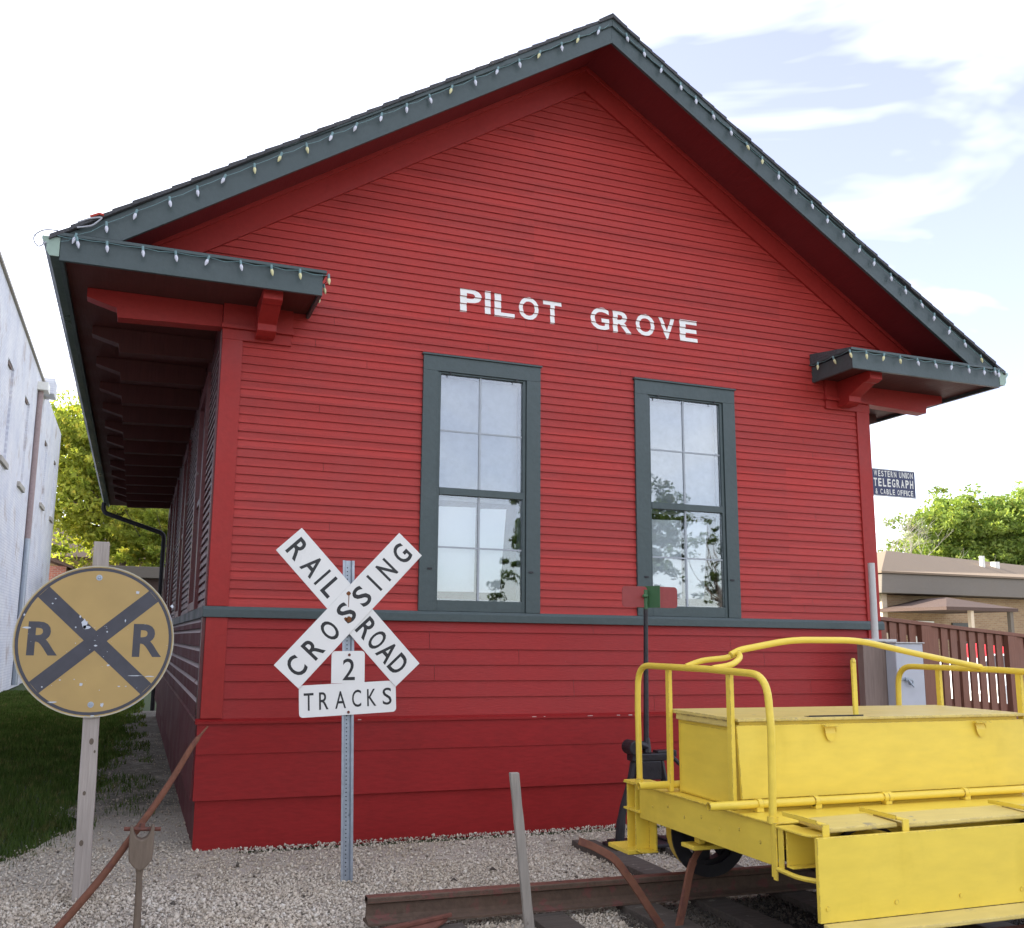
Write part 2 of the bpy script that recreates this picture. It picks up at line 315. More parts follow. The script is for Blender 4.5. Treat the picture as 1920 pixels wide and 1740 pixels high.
def tag(o, label=None, cat=None, group=None, kind=None):
    for k, v in (('label', label), ('category', cat), ('group', group), ('kind', kind)):
        if v: o[k] = v
    return o
def thing(name, loc, label, cat, group=None):
    o = bpy.data.objects.new(name, None); COL.objects.link(o); o.location = loc; o.empty_display_size = .2
    ORG[o.name] = Vector(loc); return tag(o, label, cat, group)
def fillet(pts, r, n=6):
    P = [Vector(p) for p in pts]; out = [P[0]]
    for i in range(1, len(P)-1):
        a = (P[i-1]-P[i]); b = (P[i+1]-P[i]); rr = min(r[i-1] if hasattr(r, '__len__') else r, a.length*.49, b.length*.49)
        p0 = P[i]+a.normalized()*rr; p1 = P[i]+b.normalized()*rr
        for k in range(n+1):
            t = k/n; out.append((1-t)**2*p0+2*t*(1-t)*P[i]+t*t*p1)
    out.append(P[-1]); return out
def raw(name, verts, faces, mat, parent=None, tone=None, smooth=False):
    """fast numpy mesh: verts (n,3), faces (m,k)"""
    me = bpy.data.meshes.new(name); n = len(verts); m, k = faces.shape; w = org(parent)
    me.vertices.add(n); me.vertices.foreach_set('co', (verts-np.array(w)).astype(np.float32).ravel())
    me.loops.add(m*k); me.loops.foreach_set('vertex_index', faces.astype(np.int32).ravel())
    me.polygons.add(m); me.polygons.foreach_set('loop_start', np.arange(0, m*k, k, dtype=np.int32))
    if tone is not None:
        a = me.attributes.new('tone', 'FLOAT', 'POINT'); a.data.foreach_set('value', tone.astype(np.float32))
    me.update(calc_edges=True); me.validate(); me.materials.append(M[mat])
    o = bpy.data.objects.new(name, me); COL.objects.link(o)
    if parent: o.parent = parent
    ORG[o.name] = w
    return o
# lettering: each glyph is a mesh, fitted to its own box
_gl = {}
def glyph(ch, bold):
    k = (ch, bold)
    if k in _gl: return _gl[k]
    cu = bpy.data.curves.new('g', 'FONT'); cu.body = ch; cu.size = 1; cu.offset = bold; cu.resolution_u = 4
    o = bpy.data.objects.new('g', cu); COL.objects.link(o); me = bpy.data.meshes.new_from_object(o)
    v = [tuple(p.co) for p in me.vertices]; f = [tuple(p.vertices) for p in me.polygons]
    bpy.data.objects.remove(o); bpy.data.meshes.remove(me); bpy.data.curves.remove(cu)
    xs = [p[0] for p in v]; ys = [p[1] for p in v]; x0, x1, y0, y1 = min(xs), max(xs), min(ys), max(ys)
    _gl[k] = ([((p[0]-x0)/max(1e-6, x1-x0), (p[1]-y0)/(y1-y0)) for p in v], f, (x1-x0)/(y1-y0)); return _gl[k]
def letters(mb, items, y, o=(0, 0), ang=0, bold=.02, wd=None):
    """items: (char, cx, cz, w, h) in sign coordinates, rotated by ang about o, laid on the plane y (front faces -y)"""
    ca, sa = math.cos(ang), math.sin(ang)
    for ch, cx, cz, w, h in items:
        v, f, asp = glyph(ch, bold)
        w = w if w else h*asp*(wd or 1)
        pts = []
        for p in v:
            a = cx+(p[0]-.5)*w; b = cz+(p[1]-.5)*h; pts.append((o[0]+a*ca-b*sa, y, o[1]+a*sa+b*ca))
        mb.add(pts, f)
def row(text, x0, x1, cz, h, bold_w=.85):
    n = len(text); out = []
    for i, ch in enumerate(text):
        if ch == ' ': continue
        out.append((ch, x0+(x1-x0)*(i+.5)/n, cz, None, h))
    return out

# ---------------------------------------------------------------- dimensions of the depot
WD = 6.445; LN = 12.45; CX = WD/2; SL = .6421; OV = .588
ZR = 7.229                                         # ridge, top of shingles
def ztop(x): return ZR-SL*abs(x-CX)
EX = .0695; ZB = 1.786
WIN = [(1.664, 2.760), (3.719, 4.815)]; ZW = 3.993

# ================================================================= GROUND
g = MB().quad((-1500, -1500, -.03), (1500, -1500, -.03), (1500, 1500, -.03), (-1500, 1500, -.03)); tag(g.build('ground', 'lawn', recalc=False), kind='structure')
g = MB(); nx, ny = 60, 60; X0, X1, Y0, Y1 = -4.0, 12.0, -12.0, 3.0
def grav_edge(y):      # left border of the gravel against the lawn
    return -1.55-.0*y if y < -.4 else (-1.5+.62*min(1, (y+.4)/1.6)+.10*math.sin(2.3*y)+.06*math.sin(5.1*y+1)+.35*max(0, min(1, (y-1.2)/8)))
ys = np.linspace(-12, 14, 131)
vs = []; fs = []
for j, y in enumerate(ys):
    xl = -40 if y < -2.2 else (grav_edge(y)-max(0, (-.4-y))*1.4 if y < -.4 else grav_edge(y)); xr = 30 if y < -.2 else .3
    for i in range(12): vs.append((xl+(xr-xl)*i/11, y, -.004))
for j in range(len(ys)-1):
    for i in range(11): fs.append((j*12+i, j*12+i+1, (j+1)*12+i+1, (j+1)*12+i))
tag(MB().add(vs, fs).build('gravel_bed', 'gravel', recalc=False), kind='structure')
tag(MB().quad((-60, -30, -.001), (60, -30, -.001), (60, -12.5, -.001), (-60, -12.5, -.001)).build('road', 'asphalt', recalc=False), kind='structure')
tag(MB().quad((8.2, 3.2, -.01), (60, 3.2, -.01), (60, 20.5, -.01), (8.2, 20.5, -.01)).build('parking_lot', 'concrete', recalc=False), kind='structure')
# loose stones
def scatter_stones():
    n = 120000
    x = rng.uniform(-2.6, 6.2, n); y = rng.uniform(-5.2, .35, n)
    n2 = 9000; x = np.r_[x, rng.uniform(-1.6, 0.1, n2)]; y = np.r_[y, rng.uniform(0, 9, n2)]
    n3 = 32000; x = np.r_[x, rng.uniform(-1.9, 2.6, n3)]; y = np.r_[y, rng.uniform(-3.2, -.9, n3)]
    ge = np.array([grav_edge(b) for b in y]) + rng.normal(0, .09, len(y))
    keep = (x > ge) & ~((x > .04) & (y > .0))
    # thin out on the side path
    keep &= (y < .5) | (rng.random(len(x)) < np.clip(.9-(y-.5)*.18, .25, 1))
    x = x[keep]; y = y[keep]; n = len(x)
    for bx0, by0 in ((.873, -1.235), (-.717, -1.20), (1.553, -2.66), (-.407, -1.965), (-.83, -1.93), (3.23, -1.0)):
        q = 110; a_ = rng.uniform(0, 6.28, q); d_ = .05+rng.gamma(2, .022, q); x = np.r_[x, bx0+d_*np.cos(a_)]; y = np.r_[y, by0+d_*np.sin(a_)]
    n = len(x); lift = np.zeros(n); lift[-660:] = rng.uniform(0, .022, 660)
    r = rng.lognormal(math.log(.0070), .40, n).clip(.0032, .022); r *= np.where((x < .6) & (y < -1), 1.15, 1)
    th = rng.uniform(0, 2*math.pi, n); q = rng.uniform(.55, 1.0, (n, 3))
    base = np.array([(1, 0, 0), (0, 1, 0), (-1, 0, 0), (0, -1, 0), (.1, .1, 1), (0, 0, -1)], float)
    P = base[None]*q[:, None, :]*r[:, None, None]; P += rng.normal(0, .16, P.shape)*r[:, None, None]
    c, s = np.cos(th)[:, None], np.sin(th)[:, None]; tl = rng.normal(0, .45, n)[:, None]
    px = P[..., 0]*c-P[..., 1]*s; py = P[..., 0]*s+P[..., 1]*c; pz = P[..., 2]
    px, pz = px*np.cos(tl)-pz*np.sin(tl), px*np.sin(tl)+pz*np.cos(tl)
    V = np.stack([px+x[:, None], py+y[:, None], pz+(r*.35+lift)[:, None]], -1)
    F0 = np.array([(0, 1, 4), (1, 2, 4), (2, 3, 4), (3, 0, 4), (1, 0, 5), (2, 1, 5), (3, 2, 5), (0, 3, 5)])
    F = (F0[None]+(np.arange(n)*6)[:, None, None]).reshape(-1, 3)
    tone = np.repeat(rng.beta(3.0, 2.4, n)*np.where(rng.random(n) < .03, .15, 1), 6)
    tone_p = np.where((y > .5) & (x < .05), np.clip(1-(y-.5)*.5, .38, 1), 1); tone = tone*np.repeat(tone_p, 6); cart_shade = ((x > 2.5+.35*np.sin(y*3)) & (y < -2.35) & (y > -4.0)); tone_s = np.where(cart_shade, .06, 1)  # stones below the cart darkened to stand in for its shade
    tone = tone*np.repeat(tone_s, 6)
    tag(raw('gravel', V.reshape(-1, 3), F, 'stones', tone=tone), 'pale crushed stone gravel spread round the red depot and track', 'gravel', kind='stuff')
scatter_stones()
def scatter_grass():
    n = 75000
    x = rng.uniform(-3.75, -.2, n); y = rng.uniform(0, 1, n)**1.5*22-.3
    ge = np.array([grav_edge(b) for b in y]); d = ge-x+rng.normal(0, .12, n)
    patch = np.sin(x*5.1+y*1.3)+np.sin(y*3.7-x*2)
    keep = (d > 0) | ((rng.random(n) < .45) & (patch > .1) & (x < -.10) & (d > -.45-.06*y) & (y > .6))
    x = x[keep]; y = y[keep]; n = len(x); h = rng.uniform(.03, .075, n); a = rng.uniform(0, math.pi, n); w = .004+.0012*np.clip(y, 0, 20)
    lx = rng.normal(0, .025, n); ly = rng.normal(0, .025, n)
    V = np.stack([np.stack([x-w*np.cos(a), y-w*np.sin(a), np.full(n, -.03)], -1), np.stack([x+w*np.cos(a), y+w*np.sin(a), np.full(n, -.03)], -1), np.stack([x+lx, y+ly, h], -1)], 1)
    tag(raw('grass', V.reshape(-1, 3), np.arange(3*n).reshape(-1, 3), 'grass_blade', tone=np.repeat(rng.random(n), 3)), 'short shaded grass in the alley between the buildings', 'grass', kind='stuff')
scatter_grass()

# ================================================================= DEPOT
dep = thing('depot_building', (CX, 0, 0), 'red clapboard railroad depot with dark green trim and PILOT GROVE painted on its gable', 'building')
def board(mb, xa0, xb0, xa1, xb1, z0, z1, y, d, axis='y', lip=.013):
    """one clapboard: bottom edge stands out by d, top edge back; ends may slope (gable)"""
    f = y-d; t = y-d*.25; back = y+.004
    pts = [(xa0, f, z0), (xb0, f, z0), (xb1, t, z1), (xa1, t, z1), (xa0, back, z0), (xb0, back, z0)]
    if axis == 'x': pts = [(p[1], p[0], p[2]) for p in pts]
    mb.add(pts, [(0, 1, 2, 3), (4, 5, 1, 0)])
def run(mb, xa, xb, z0, z1, y, d, axis='y', joint=True):
    if xb-xa < .02: return
    cuts = [xa]
    if joint:
        x = xa+random.uniform(.6, 3.6)
        while x < xb-.3: cuts += [x-.0013, x+.0013]; x += random.uniform(2.2, 4.2)
    cuts.append(xb)
    for i in range(0, len(cuts), 2): board(mb, cuts[i], cuts[i+1], cuts[i], cuts[i+1], z0, z1, y, d, axis)
# front siding
sid = MB(); ZAP = 6.803; SG = .6397
def gx(z): return CX-(ZAP-z)/SG
k = 0; z = ZB
while z < ZAP-.01:
    z1 = min(z+EX, ZAP)
    if z > 4.40:
        a0 = gx(z); a1 = gx(z1); board(sid, a0, WD-a0, a1, WD-a1, z, z1, 0, .016)
    else:
        a, b = .12, WD-.12; segs = [(a, b)]
        if z < ZW-.03:
            segs = [(a, WIN[0][0]+.03), (WIN[0][1]-.03, WIN[1][0]+.03), (WIN[1][1]-.03, b)]
        for s0, s1 in segs: run(sid, s0, s1, z, z1, 0, .016)
    z = z1
siding = sid.build('wall', 'siding', dep, recalc=False)
# sheathing behind the boards with openings
sh = MB(); Y0s, Y1s = .006, .10
sh.box(0.01, WD-.01, Y0s, Y1s, 0, ZB+.05)
for a, b in ((.01, WIN[0][0]+.12), (WIN[0][1]-.12, WIN[1][0]+.12), (WIN[1][1]-.12, WD-.01)): sh.box(a, b, Y0s, Y1s, ZB+.05, ZW-.09)
sh.prism([(.01, ZW-.09), (WD-.01, ZW-.09), (WD-.01, 4.36), (WD+.56, 4.36), (CX, 6.9), (-.56, 4.36), (.01, 4.36)], 'y', Y0s, Y1s)
sh.build('wall_sheathing', 'inside', dep)
# lower siding
low = MB()
zs = [.942, 1.089, 1.221, 1.349, 1.478, 1.620, 1.702]
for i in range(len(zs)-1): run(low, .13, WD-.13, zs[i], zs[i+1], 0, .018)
low.build('lower_siding', 'lower_paint', dep, recalc=False)
sk = MB()
sk.prism([(-.055, .905), (-.055, .925), (-.012, .944), (.004, .944), (.004, .905)], 'x', -.05, WD+.05)     # water table
def skirt(mb, z0, z1, fo, ft, xo):
    mb.prism([(fo, z0), (ft, z1), (.004, z1), (.004, z0)], 'x', -xo, WD+xo)
for z0, z1, fo, ft, xo in ((.686, .905, -.052, -.040, .034), (.355, .686, -.058, -.044, .036)): skirt(sk, z0, z1-.001, fo, ft, xo)
sk.box(-.018, WD+.018, -.030, .004, -.02, .3545)
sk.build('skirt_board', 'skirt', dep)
ch = MB()
for i in range(8):
    x = random.choice([random.uniform(.9, 1.5), random.uniform(3.1, 3.6), random.uniform(2.6, 3.5), random.uniform(0.2, 6)]); w = random.uniform(.008, .05)
    ch.box(x, x+w, -.0565, -.054, .918, .918+random.uniform(.003, .008))
ch.build('chipped_paint', 'chipped', dep)
# belt course
b = MB().prism([(-.045, 1.702), (-.045, 1.762), (-.030, 1.786), (.004, 1.786), (.004, 1.702)], 'x', -.045, WD+.045)
b.build('belt_course', 'green', dep, bevel=.003)
# corner boards
for x0, x1 in ((-.016, .145), (WD-.145, WD+.016)):
    o = MB().box(x0, x1, -.028, .002, 1.787, 4.0).box(x0, x1, -.030, .002, .945, 1.701).build('corner_board', 'trim', dep, bevel=.003)
# frieze, block and cap under the cornice returns
for s in (0, 1):
    X = (lambda x: x) if s == 0 else (lambda x: WD-x)
    def bx(mb, a, b, *r): a, b = sorted((X(a), X(b))); mb.box(a, b, *r)
    m = MB(); bx(m, -.018, .535, -.040, .002, 4.035, 4.21); bx(m, -.030, .545, -.062, .002, 4.001, 4.035); bx(m, -.018, .530, -.033, .002, 3.915, 4.0005)
    m.build('frieze_block', 'trim', dep, bevel=.002)
    # bracket below the return, pointing at the viewer
    xa, xb = sorted((X(.235), X(.385)))
    prof = [(-.03, 4.206), (-.50, 4.206), (-.50, 4.125), (-.44, 4.105), (-.40, 4.105), (-.20, 4.02), (-.20, 3.965), (-.14, 3.94), (-.03, 3.94)]
    MB().prism([(p[0], p[1]) for p in prof], 'x', xa, xb).build('bracket', 'trim', dep, bevel=.004)
    # rafter brackets below the long eave
    for j in range(13):
        y = .0+j*.96; th = .13
        pr = [(-.02, 4.206), (-1.04, 4.206), (-1.04, 4.135), (-.96, 4.11), (-.82, 4.07), (-.81, 3.995), (-.02, 4.02)]
        pr = [(X(p[0]), p[1]) for p in pr]
        MB().prism(pr, 'y', y+.001, y+th).build('bracket', 'trim' if j == 0 else 'shaded_soffit', dep, bevel=.003)
    # eave soffit, return soffit
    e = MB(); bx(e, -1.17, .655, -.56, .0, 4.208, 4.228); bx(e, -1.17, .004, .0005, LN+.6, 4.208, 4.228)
    e.build('soffit', 'shaded_soffit', dep)
    # return: front fascia, inner end fascia, small roof
    f = MB(); bx(f, -1.20, .672, -.588, -.560, 4.172, 4.345); bx(f, .644, .672, -.5595, .003, 4.172, 4.330)
    f.build('return_fascia', 'green', dep, bevel=.003)
    f = MB(); bx(f, -1.22, .698, -.612, -.558, 4.3455, 4.372); bx(f, .655, .698, -.5575, .002, 4.3455, 4.372)
    f.build('drip_edge', 'green', dep, bevel=.004)
    t = MB(); xa, xb = sorted((X(-1.2), X(.69)))
    t.prism([(-.610, 4.3725), (0, 4.47), (0, 4.373)], 'x', xa, xb).build('return_roof', 'shingle', dep)
    # side fascia + gutter
    f = MB(); bx(f, -1.20, -1.172, -.5585, LN+.6, 4.172, 4.40); f.build('side_fascia', 'green', dep)
    gp = [(-1.202, 4.20), (-1.262, 4.20), (-1.285, 4.235), (-1.285, 4.275), (-1.318, 4.315), (-1.318, 4.335), (-1.300, 4.335), (-1.272, 4.285), (-1.272, 4.24), (-1.256, 4.215), (-1.216, 4.215), (-1.216, 4.335), (-1.202, 4.335)]
    gu = MB().prism([(X(p[0]), p[1]) for p in gp], 'y', -.585, LN+.62).build('gutter', 'gutter', dep)
    cp = [(-1.203, 4.198), (-1.264, 4.198), (-1.288, 4.235), (-1.288, 4.275), (-1.321, 4.315), (-1.321, 4.338), (-1.203, 4.338)]
    MB().prism([(X(p[0]), p[1]) for p in cp], 'y', -.592, -.5852).build('end_cap', 'cap', gu)
    # side walls
    sw = MB(); z = ZB; xs = X(0); dsg = 1 if s == 0 else -1
    SWIN = [(1.05, 2.15), (4.2, 5.3), (7.4, 8.5), (10.2, 11.3)]
    def runx(mb, ya, yb, z0, z1, d):
        pts = [(xs-dsg*d, ya, z0), (xs-dsg*d, yb, z0), (xs-dsg*d*.25, yb, z1), (xs-dsg*d*.25, ya, z1), (xs+dsg*.004, ya, z0), (xs+dsg*.004, yb, z0)]
        mb.add(pts, [(0, 1, 2, 3), (4, 5, 1, 0)])
    while z < 4.20:
        z1 = min(z+EX, 4.208)
        if z < 3.9:
            ya = .13
            for a, bb in SWIN: runx(sw, ya, a, z, z1, .022); ya = bb
            runx(sw, ya, LN-.1, z, z1, .022)
        else: runx(sw, .13, LN-.1, z, z1, .022)
        z = z1
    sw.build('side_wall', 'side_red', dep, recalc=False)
    we = MB(); z = ZB
    def strip(ya, yb, z0, h, d):
        q = xs-dsg*d; w_ = xs-dsg*(d-.006); we.add([(q, ya, z0), (q, yb, z0), (w_, yb, z0+h), (w_, ya, z0+h)], [(0, 1, 2, 3)])
    while z < 3.88:
        ya = .131
        for a, bb in SWIN: strip(ya, a-.02, z, .044, .0235); ya = bb+.02
        strip(ya, LN-.1, z, .044, .0235); z += EX
    we.build('glancing_sheen', 'glancing_sheen', dep, recalc=False)
    sl = MB()
    lg = MB()
    for i in range(len(zs)-1):
        o_, i_, zt_ = xs-dsg*.042, xs-dsg*.014, zs[i+1]
        sl.add([(o_, .131, zs[i]), (o_, LN-.1, zs[i]), (o_, LN-.1, zt_-.036), (o_, .131, zt_-.036), (xs+dsg*.004, .131, zs[i]), (xs+dsg*.004, LN-.1, zs[i])], [(0, 1, 2, 3), (4, 5, 1, 0)])
        lg.add([(o_, .131, zt_-.036), (o_, LN-.1, zt_-.036), (i_, LN-.1, zt_-.0005), (i_, .131, zt_-.0005)], [(0, 1, 2, 3)])
    lg.build('worn_skylit_ledge', 'worn_skylit_ledge', dep, recalc=False)
    for z0, z1, fo, ft in ((.686, .905, .052, .040), (.355, .686, .058, .044)):
        sl.prism([(xs-dsg*fo, z0), (xs-dsg*ft, z1), (xs+dsg*.002, z1), (xs+dsg*.002, z0)], 'y', .0045, LN)
    sl.prism([(xs-dsg*.055, .905), (xs-dsg*.055, .925), (xs-dsg*.012, .944), (xs+dsg*.002, .944), (xs+dsg*.002, .905)], 'y', .0045, LN)
    sl.prism([(xs-dsg*.012, -.02), (xs-dsg*.012, .354), (xs+dsg*.002, .354), (xs+dsg*.002, -.02)], 'y', .0045, LN)
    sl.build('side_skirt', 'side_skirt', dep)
    a, bb = sorted((xs-dsg*.045, xs+dsg*.004)); MB().box(a, bb, .0045, LN, 1.702, 1.785).build('side_belt', 'green', dep)
    a, bb = sorted((xs-dsg*.028, xs+dsg*.004)); m = MB().box(a, bb, .0025, .13, 1.7865, 4.0).build('side_corner_board', 'side_red', dep)
    a, bb = sorted((xs-dsg*.040, xs+dsg*.004)); MB().box(a, bb, .0025, .13, .9445, 1.7015).build('side_corner_board', 'side_red', dep)
    a, bb = sorted((xs+dsg*.006, xs+dsg*.10)); MB().box(a, bb, .101, LN, 0, 4.4).build('side_sheathing', 'inside', dep)
    for wa, wb in SWIN:
        a, bb = sorted((xs-dsg*.05, xs+dsg*.005)); m = MB()
        for p, q, r, t_ in ((wa-.02, wa+.14, 1.787, 3.92), (wb-.14, wb+.02, 1.787, 3.92), (wa+.141, wb-.141, 3.78, 3.92), (wa+.141, wb-.141, 1.787, 1.86)): m.box(a, bb, p, q, r, t_)
        w = m.build('side_window', 'side_red', dep)
        a, bb = sorted((xs-dsg*.012, xs-dsg*.006)); MB().box(a, bb, wa+.142, wb-.142, 1.861, 3.779).build('pane', 'glass', w)
        a, bb = sorted((xs-dsg*.03, xs-dsg*.0125)); m = MB().box(a, bb, wa+.142, wb-.142, 2.79, 2.84); m.box(a, bb, (wa+wb)/2-.012, (wa+wb)/2+.012, 1.862, 2.789); m.box(a, bb, (wa+wb)/2-.012, (wa+wb)/2+.012, 2.841, 3.778); m.build('muntin', 'side_red', w)
# back wall
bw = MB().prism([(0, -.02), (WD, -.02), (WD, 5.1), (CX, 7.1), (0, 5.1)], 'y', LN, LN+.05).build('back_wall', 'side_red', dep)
# rake frieze on the gable
fr = MB(); ZF = 7.058
for s in (0, 1):
    X = (lambda x: x) if s == 0 else (lambda x: WD-x)
    def fz(x, top): return top-SG*(CX-x)
    pts = [(-.62, fz(-.62, ZF)), (CX, ZF), (CX, ZAP), (-.62+.0, fz(-.62, ZAP))]
    pts = [(-.93, 4.40), (CX, ZF), (CX, ZAP), (gx(4.40), 4.40)]
    MB().prism([(X(p[0]), p[1]) for p in pts], 'y', -.036, .001).build('rake_frieze', 'trim', dep)
    pts = [(CX, ZF-.0), (-.60, fz(-.60, ZF)), (-.60, fz(-.60, ZF)-.045), (CX, ZF-.045)]
    MB().prism([(X(p[0]), p[1]) for p in pts], 'y', -.062, -.0365).build('crown_molding', 'trim', dep, bevel=.004)
    # rake soffit
    pts = [(CX, ZF), (-1.19, ZF-SL*(CX+1.19)), (-1.19, ZF-SL*(CX+1.19)+.02), (CX, ZF+.022)]
    MB().prism([(X(p[0]), p[1]) for p in pts], 'y', -.5595, LN+.55).build('rake_soffit', 'soffit', dep)
    # rake fascia, two tiers
    pts = [(CX, ZR-.035), (-1.20, ztop(-1.20)-.035), (-1.20, 4.3725), (-.812, 4.3725), (CX, 6.962)]
    MB().prism([(X(p[0]), p[1]) for p in pts], 'y', -.582, -.560).build('rake_fascia', 'green', dep, bevel=.002)
    pts = [(CX, ZR-.030), (-1.225, ztop(-1.225)-.030), (-1.225, ztop(-1.225)-.100), (CX, ZR-.105)]
    MB().prism([(X(p[0]), max(p[1], 4.3726)) for p in pts], 'y', -.600, -.5825).build('crown_molding', 'green', dep, bevel=.004)
    pts = [(CX, 6.988), (-.775, 6.988-SL*(CX+.775)), (-.812, 4.3728), (CX, 6.960)]
    MB().prism([(X(p[0]), p[1]) for p in pts], 'y', -.590, -.5825).build('rake_molding', 'green', dep)
    # shingled roof slab in courses, slightly ragged edge
    rf = MB(); n = 34
    for i in range(n):
        xa = CX-(CX+1.262)*i/n; xb = CX-(CX+1.262)*(i+1)/n-.012; j = random.uniform(0, .016)
        za, zb = ztop(xa), ztop(xb)
        rf.prism([(X(xa), za-.006), (X(xb), zb+.006), (X(xb), zb-.03), (X(xa), za-.031)], 'y', -.606-j, LN+.62)
    rf.build('roof', 'shingle', dep)
MB().prism([(CX-.12, ZR-.07), (CX, ZR+.014), (CX+.12, ZR-.07), (CX, ZR-.0)], 'y', -.615, LN+.62).build('ridge_cap', 'shingle', dep)
# windows
def make_window(x0, x1):
    zt = ZW; m = MB(); cw = .135
    m.box(x0, x0+cw, -.034, .0055, ZB+.001, zt-.145); m.box(x1-cw, x1, -.034, .0055, ZB+.001, zt-.145)
    m.box(x0, x1, -.034, .0055, zt-.1445, zt-.012); m.box(x0-.012, x1+.012, -.050, .0055, zt-.0115, zt+.004)
    w = m.build('window', 'green', dep, bevel=.002)
    gx0, gx1 = x0+.165, x1-.165; gz0, gz1 = 1.880, 3.832
    # storm frame set inside casing
    m = MB(); a0, a1 = x0+cw+.003, x1-cw-.003
    m.box(a0, gx0, -.020, .03, ZB+.002, zt-.147); m.box(gx1, a1, -.020, .03, ZB+.002, zt-.147)
    m.box(gx0+.0005, gx1-.0005, -.020, .03, gz1, zt-.147); m.box(gx0+.0005, gx1-.0005, -.020, .03, ZB+.002, gz0); m.box(gx0+.0005, gx1-.0005, -.024, .028, 2.772, 2.832)
    m.build('storm_frame', 'green', w, bevel=.002)
    m = MB().box(gx0+.001, gx1-.001, .004, .007, gz0+.0005, 2.7715).box(gx0+.001, gx1-.001, .004, .007, 2.8325, gz1-.0005); m.build('pane', 'glass', w)
    # inner white sash and muntins
    m = MB(); xm = (gx0+gx1)/2-.015
    for z0, z1 in ((1.86, 2.79), (2.81, 3.85)):
        for a, b_, c, d in ((gx0-.02, gx0+.012, z0, z1), (gx1-.022, gx1+.02, z0, z1), (gx0+.0125, gx1-.0225, z1-.03, z1), (gx0+.0125, gx1-.0225, z0, z0+.035)):
            m.box(a, b_, .040, .062, c, d)
    m.build('sash', 'sash', w)
    for z0, z1 in ((gz0+.001, 2.7705), (2.8335, gz1-.001)):
        zm = (z0+z1)/2; m = MB().box(xm-.009, xm+.009, -.004, .0035, z0, z1); m.box(gx0+.001, xm-.0095, -.003, .0035, zm-.007, zm+.007); m.box(xm+.0095, gx1-.001, -.003, .0035, zm-.007, zm+.007)
        m.build('muntin', 'muntin', w)
    MB().box(gx0-.03, gx1+.03, .090, .094, 2.74, 3.90).build('blind', 'shade', w)
    h = MB()
    for hx in (x0+.24, x1-.24):
        h.cyl((hx, -.036, zt-.150), (hx, -.050, zt-.150), .008); h.cyl((hx, -.045, zt-.142), (hx, -.045, zt-.175), .004)
    for hx in (x0+.09, x1-.09): h.box(hx-.02, hx+.02, -.042, -.0345, 2.13, 2.145)
    h.build('latch', 'black_iron', w)
    return xm
for i, (a, b_) in enumerate(WIN):
    xm = make_window(a, b_); nm = ('left', 'right')[i]; g0 = a+.165
    for j, (p, q, q2) in enumerate(((g0+.02, xm-.014, xm-.012), (xm+.02, xm+.27, xm+.225))):
        s_ = MB().hexa([(p, .068, 1.955), (q2, .068, 1.96), (q2, .0695, 1.96), (p, .0695, 1.955), (p+.006, .066, 2.680), (q+.01, .066, 2.690), (q+.01, .0675, 2.690), (p+.006, .0675, 2.680)])
        o = s_.build('paper_sheet', 'paper')
        tag(o, 'tall white paper sheet behind the %s panes of the lower sash, %s gable window' % (('left', 'right')[j], nm), 'paper sheet', 'white sheets taped inside the depot windows')
# interior
MB().box(.11, WD-.11, .11, LN-.05, .40, .42).build('floor_board', 'inside', dep)
MB().box(.11, WD-.11, .11, LN-.05, 4.25, 4.30).build('ceiling', 'inside', dep)
# PILOT GROVE: painted board by board, so the glyphs break at each clapboard lap
spans = [('P', 1.992, 2.193), ('I', 2.226, 2.280), ('L', 2.318, 2.512), ('O', 2.554, 2.748), ('T', 2.794, 2.978), ('G', 3.275, 3.468), ('R', 3.509, 3.708), ('O', 3.752, 3.954), ('V', 4.000, 4.177), ('E', 4.232, 4.428)]
mb = MB(); letters(mb, [(c, (a+b_)/2, 4.530+(.003 if i % 2 else -.002), b_-a, .216) for i, (c, a, b_) in enumerate(spans)], 0, bold=.024)
bm = bmesh.new(); me = bpy.data.meshes.new('t'); me.from_pydata(mb.v, [], mb.f); bm.from_mesh(me)
k0 = int((4.35-ZB)/EX)
for k in range(k0, k0+6):
    for dz in (-.0003, .0006):
        bmesh.ops.bisect_plane(bm, geom=bm.verts[:]+bm.edges[:]+bm.faces[:], plane_co=(0, 0, ZB+k*EX+dz), plane_no=(0, 0, 1))
lt = MB()
for f in bm.faces:
    zc = f.calc_center_median().z; k = math.floor((zc-ZB)/EX); fr_ = (zc-ZB)/EX-k
    if fr_*EX > EX-.0003 or fr_*EX < .0006: continue
    pts = []
    for v in f.verts:
        t = min(1, max(0, (v.co.z-ZB-k*EX)/EX)); pts.append((v.co.x, -(.016*(1-t)+.004*t)-.0008, v.co.z))
    lt.add(pts, [tuple(range(len(pts)))])
bm.free(); bpy.data.meshes.remove(me)
lt.build('lettering', 'white', dep, recalc=False)
# downspout at the far end of the left eave
dp = fillet([(-1.27, LN+.35, 4.22), (-1.27, LN+.35, 4.02), (-.08, LN+.15, 3.62), (-.08, LN+.15, 3.40), (-.08, LN+.15, .1)], .1, 5)
MB().tube(dp, .045, 10).build('downspout', 'black_iron', dep, smooth=True)
# bits: small white eave lamp seen under left soffit
MB().tube([(-.12, 8.2, 4.20), (-.12, 8.2, 4.12)], [.03, .05], 12).build('eave_fixture', 'white', dep, smooth=True)

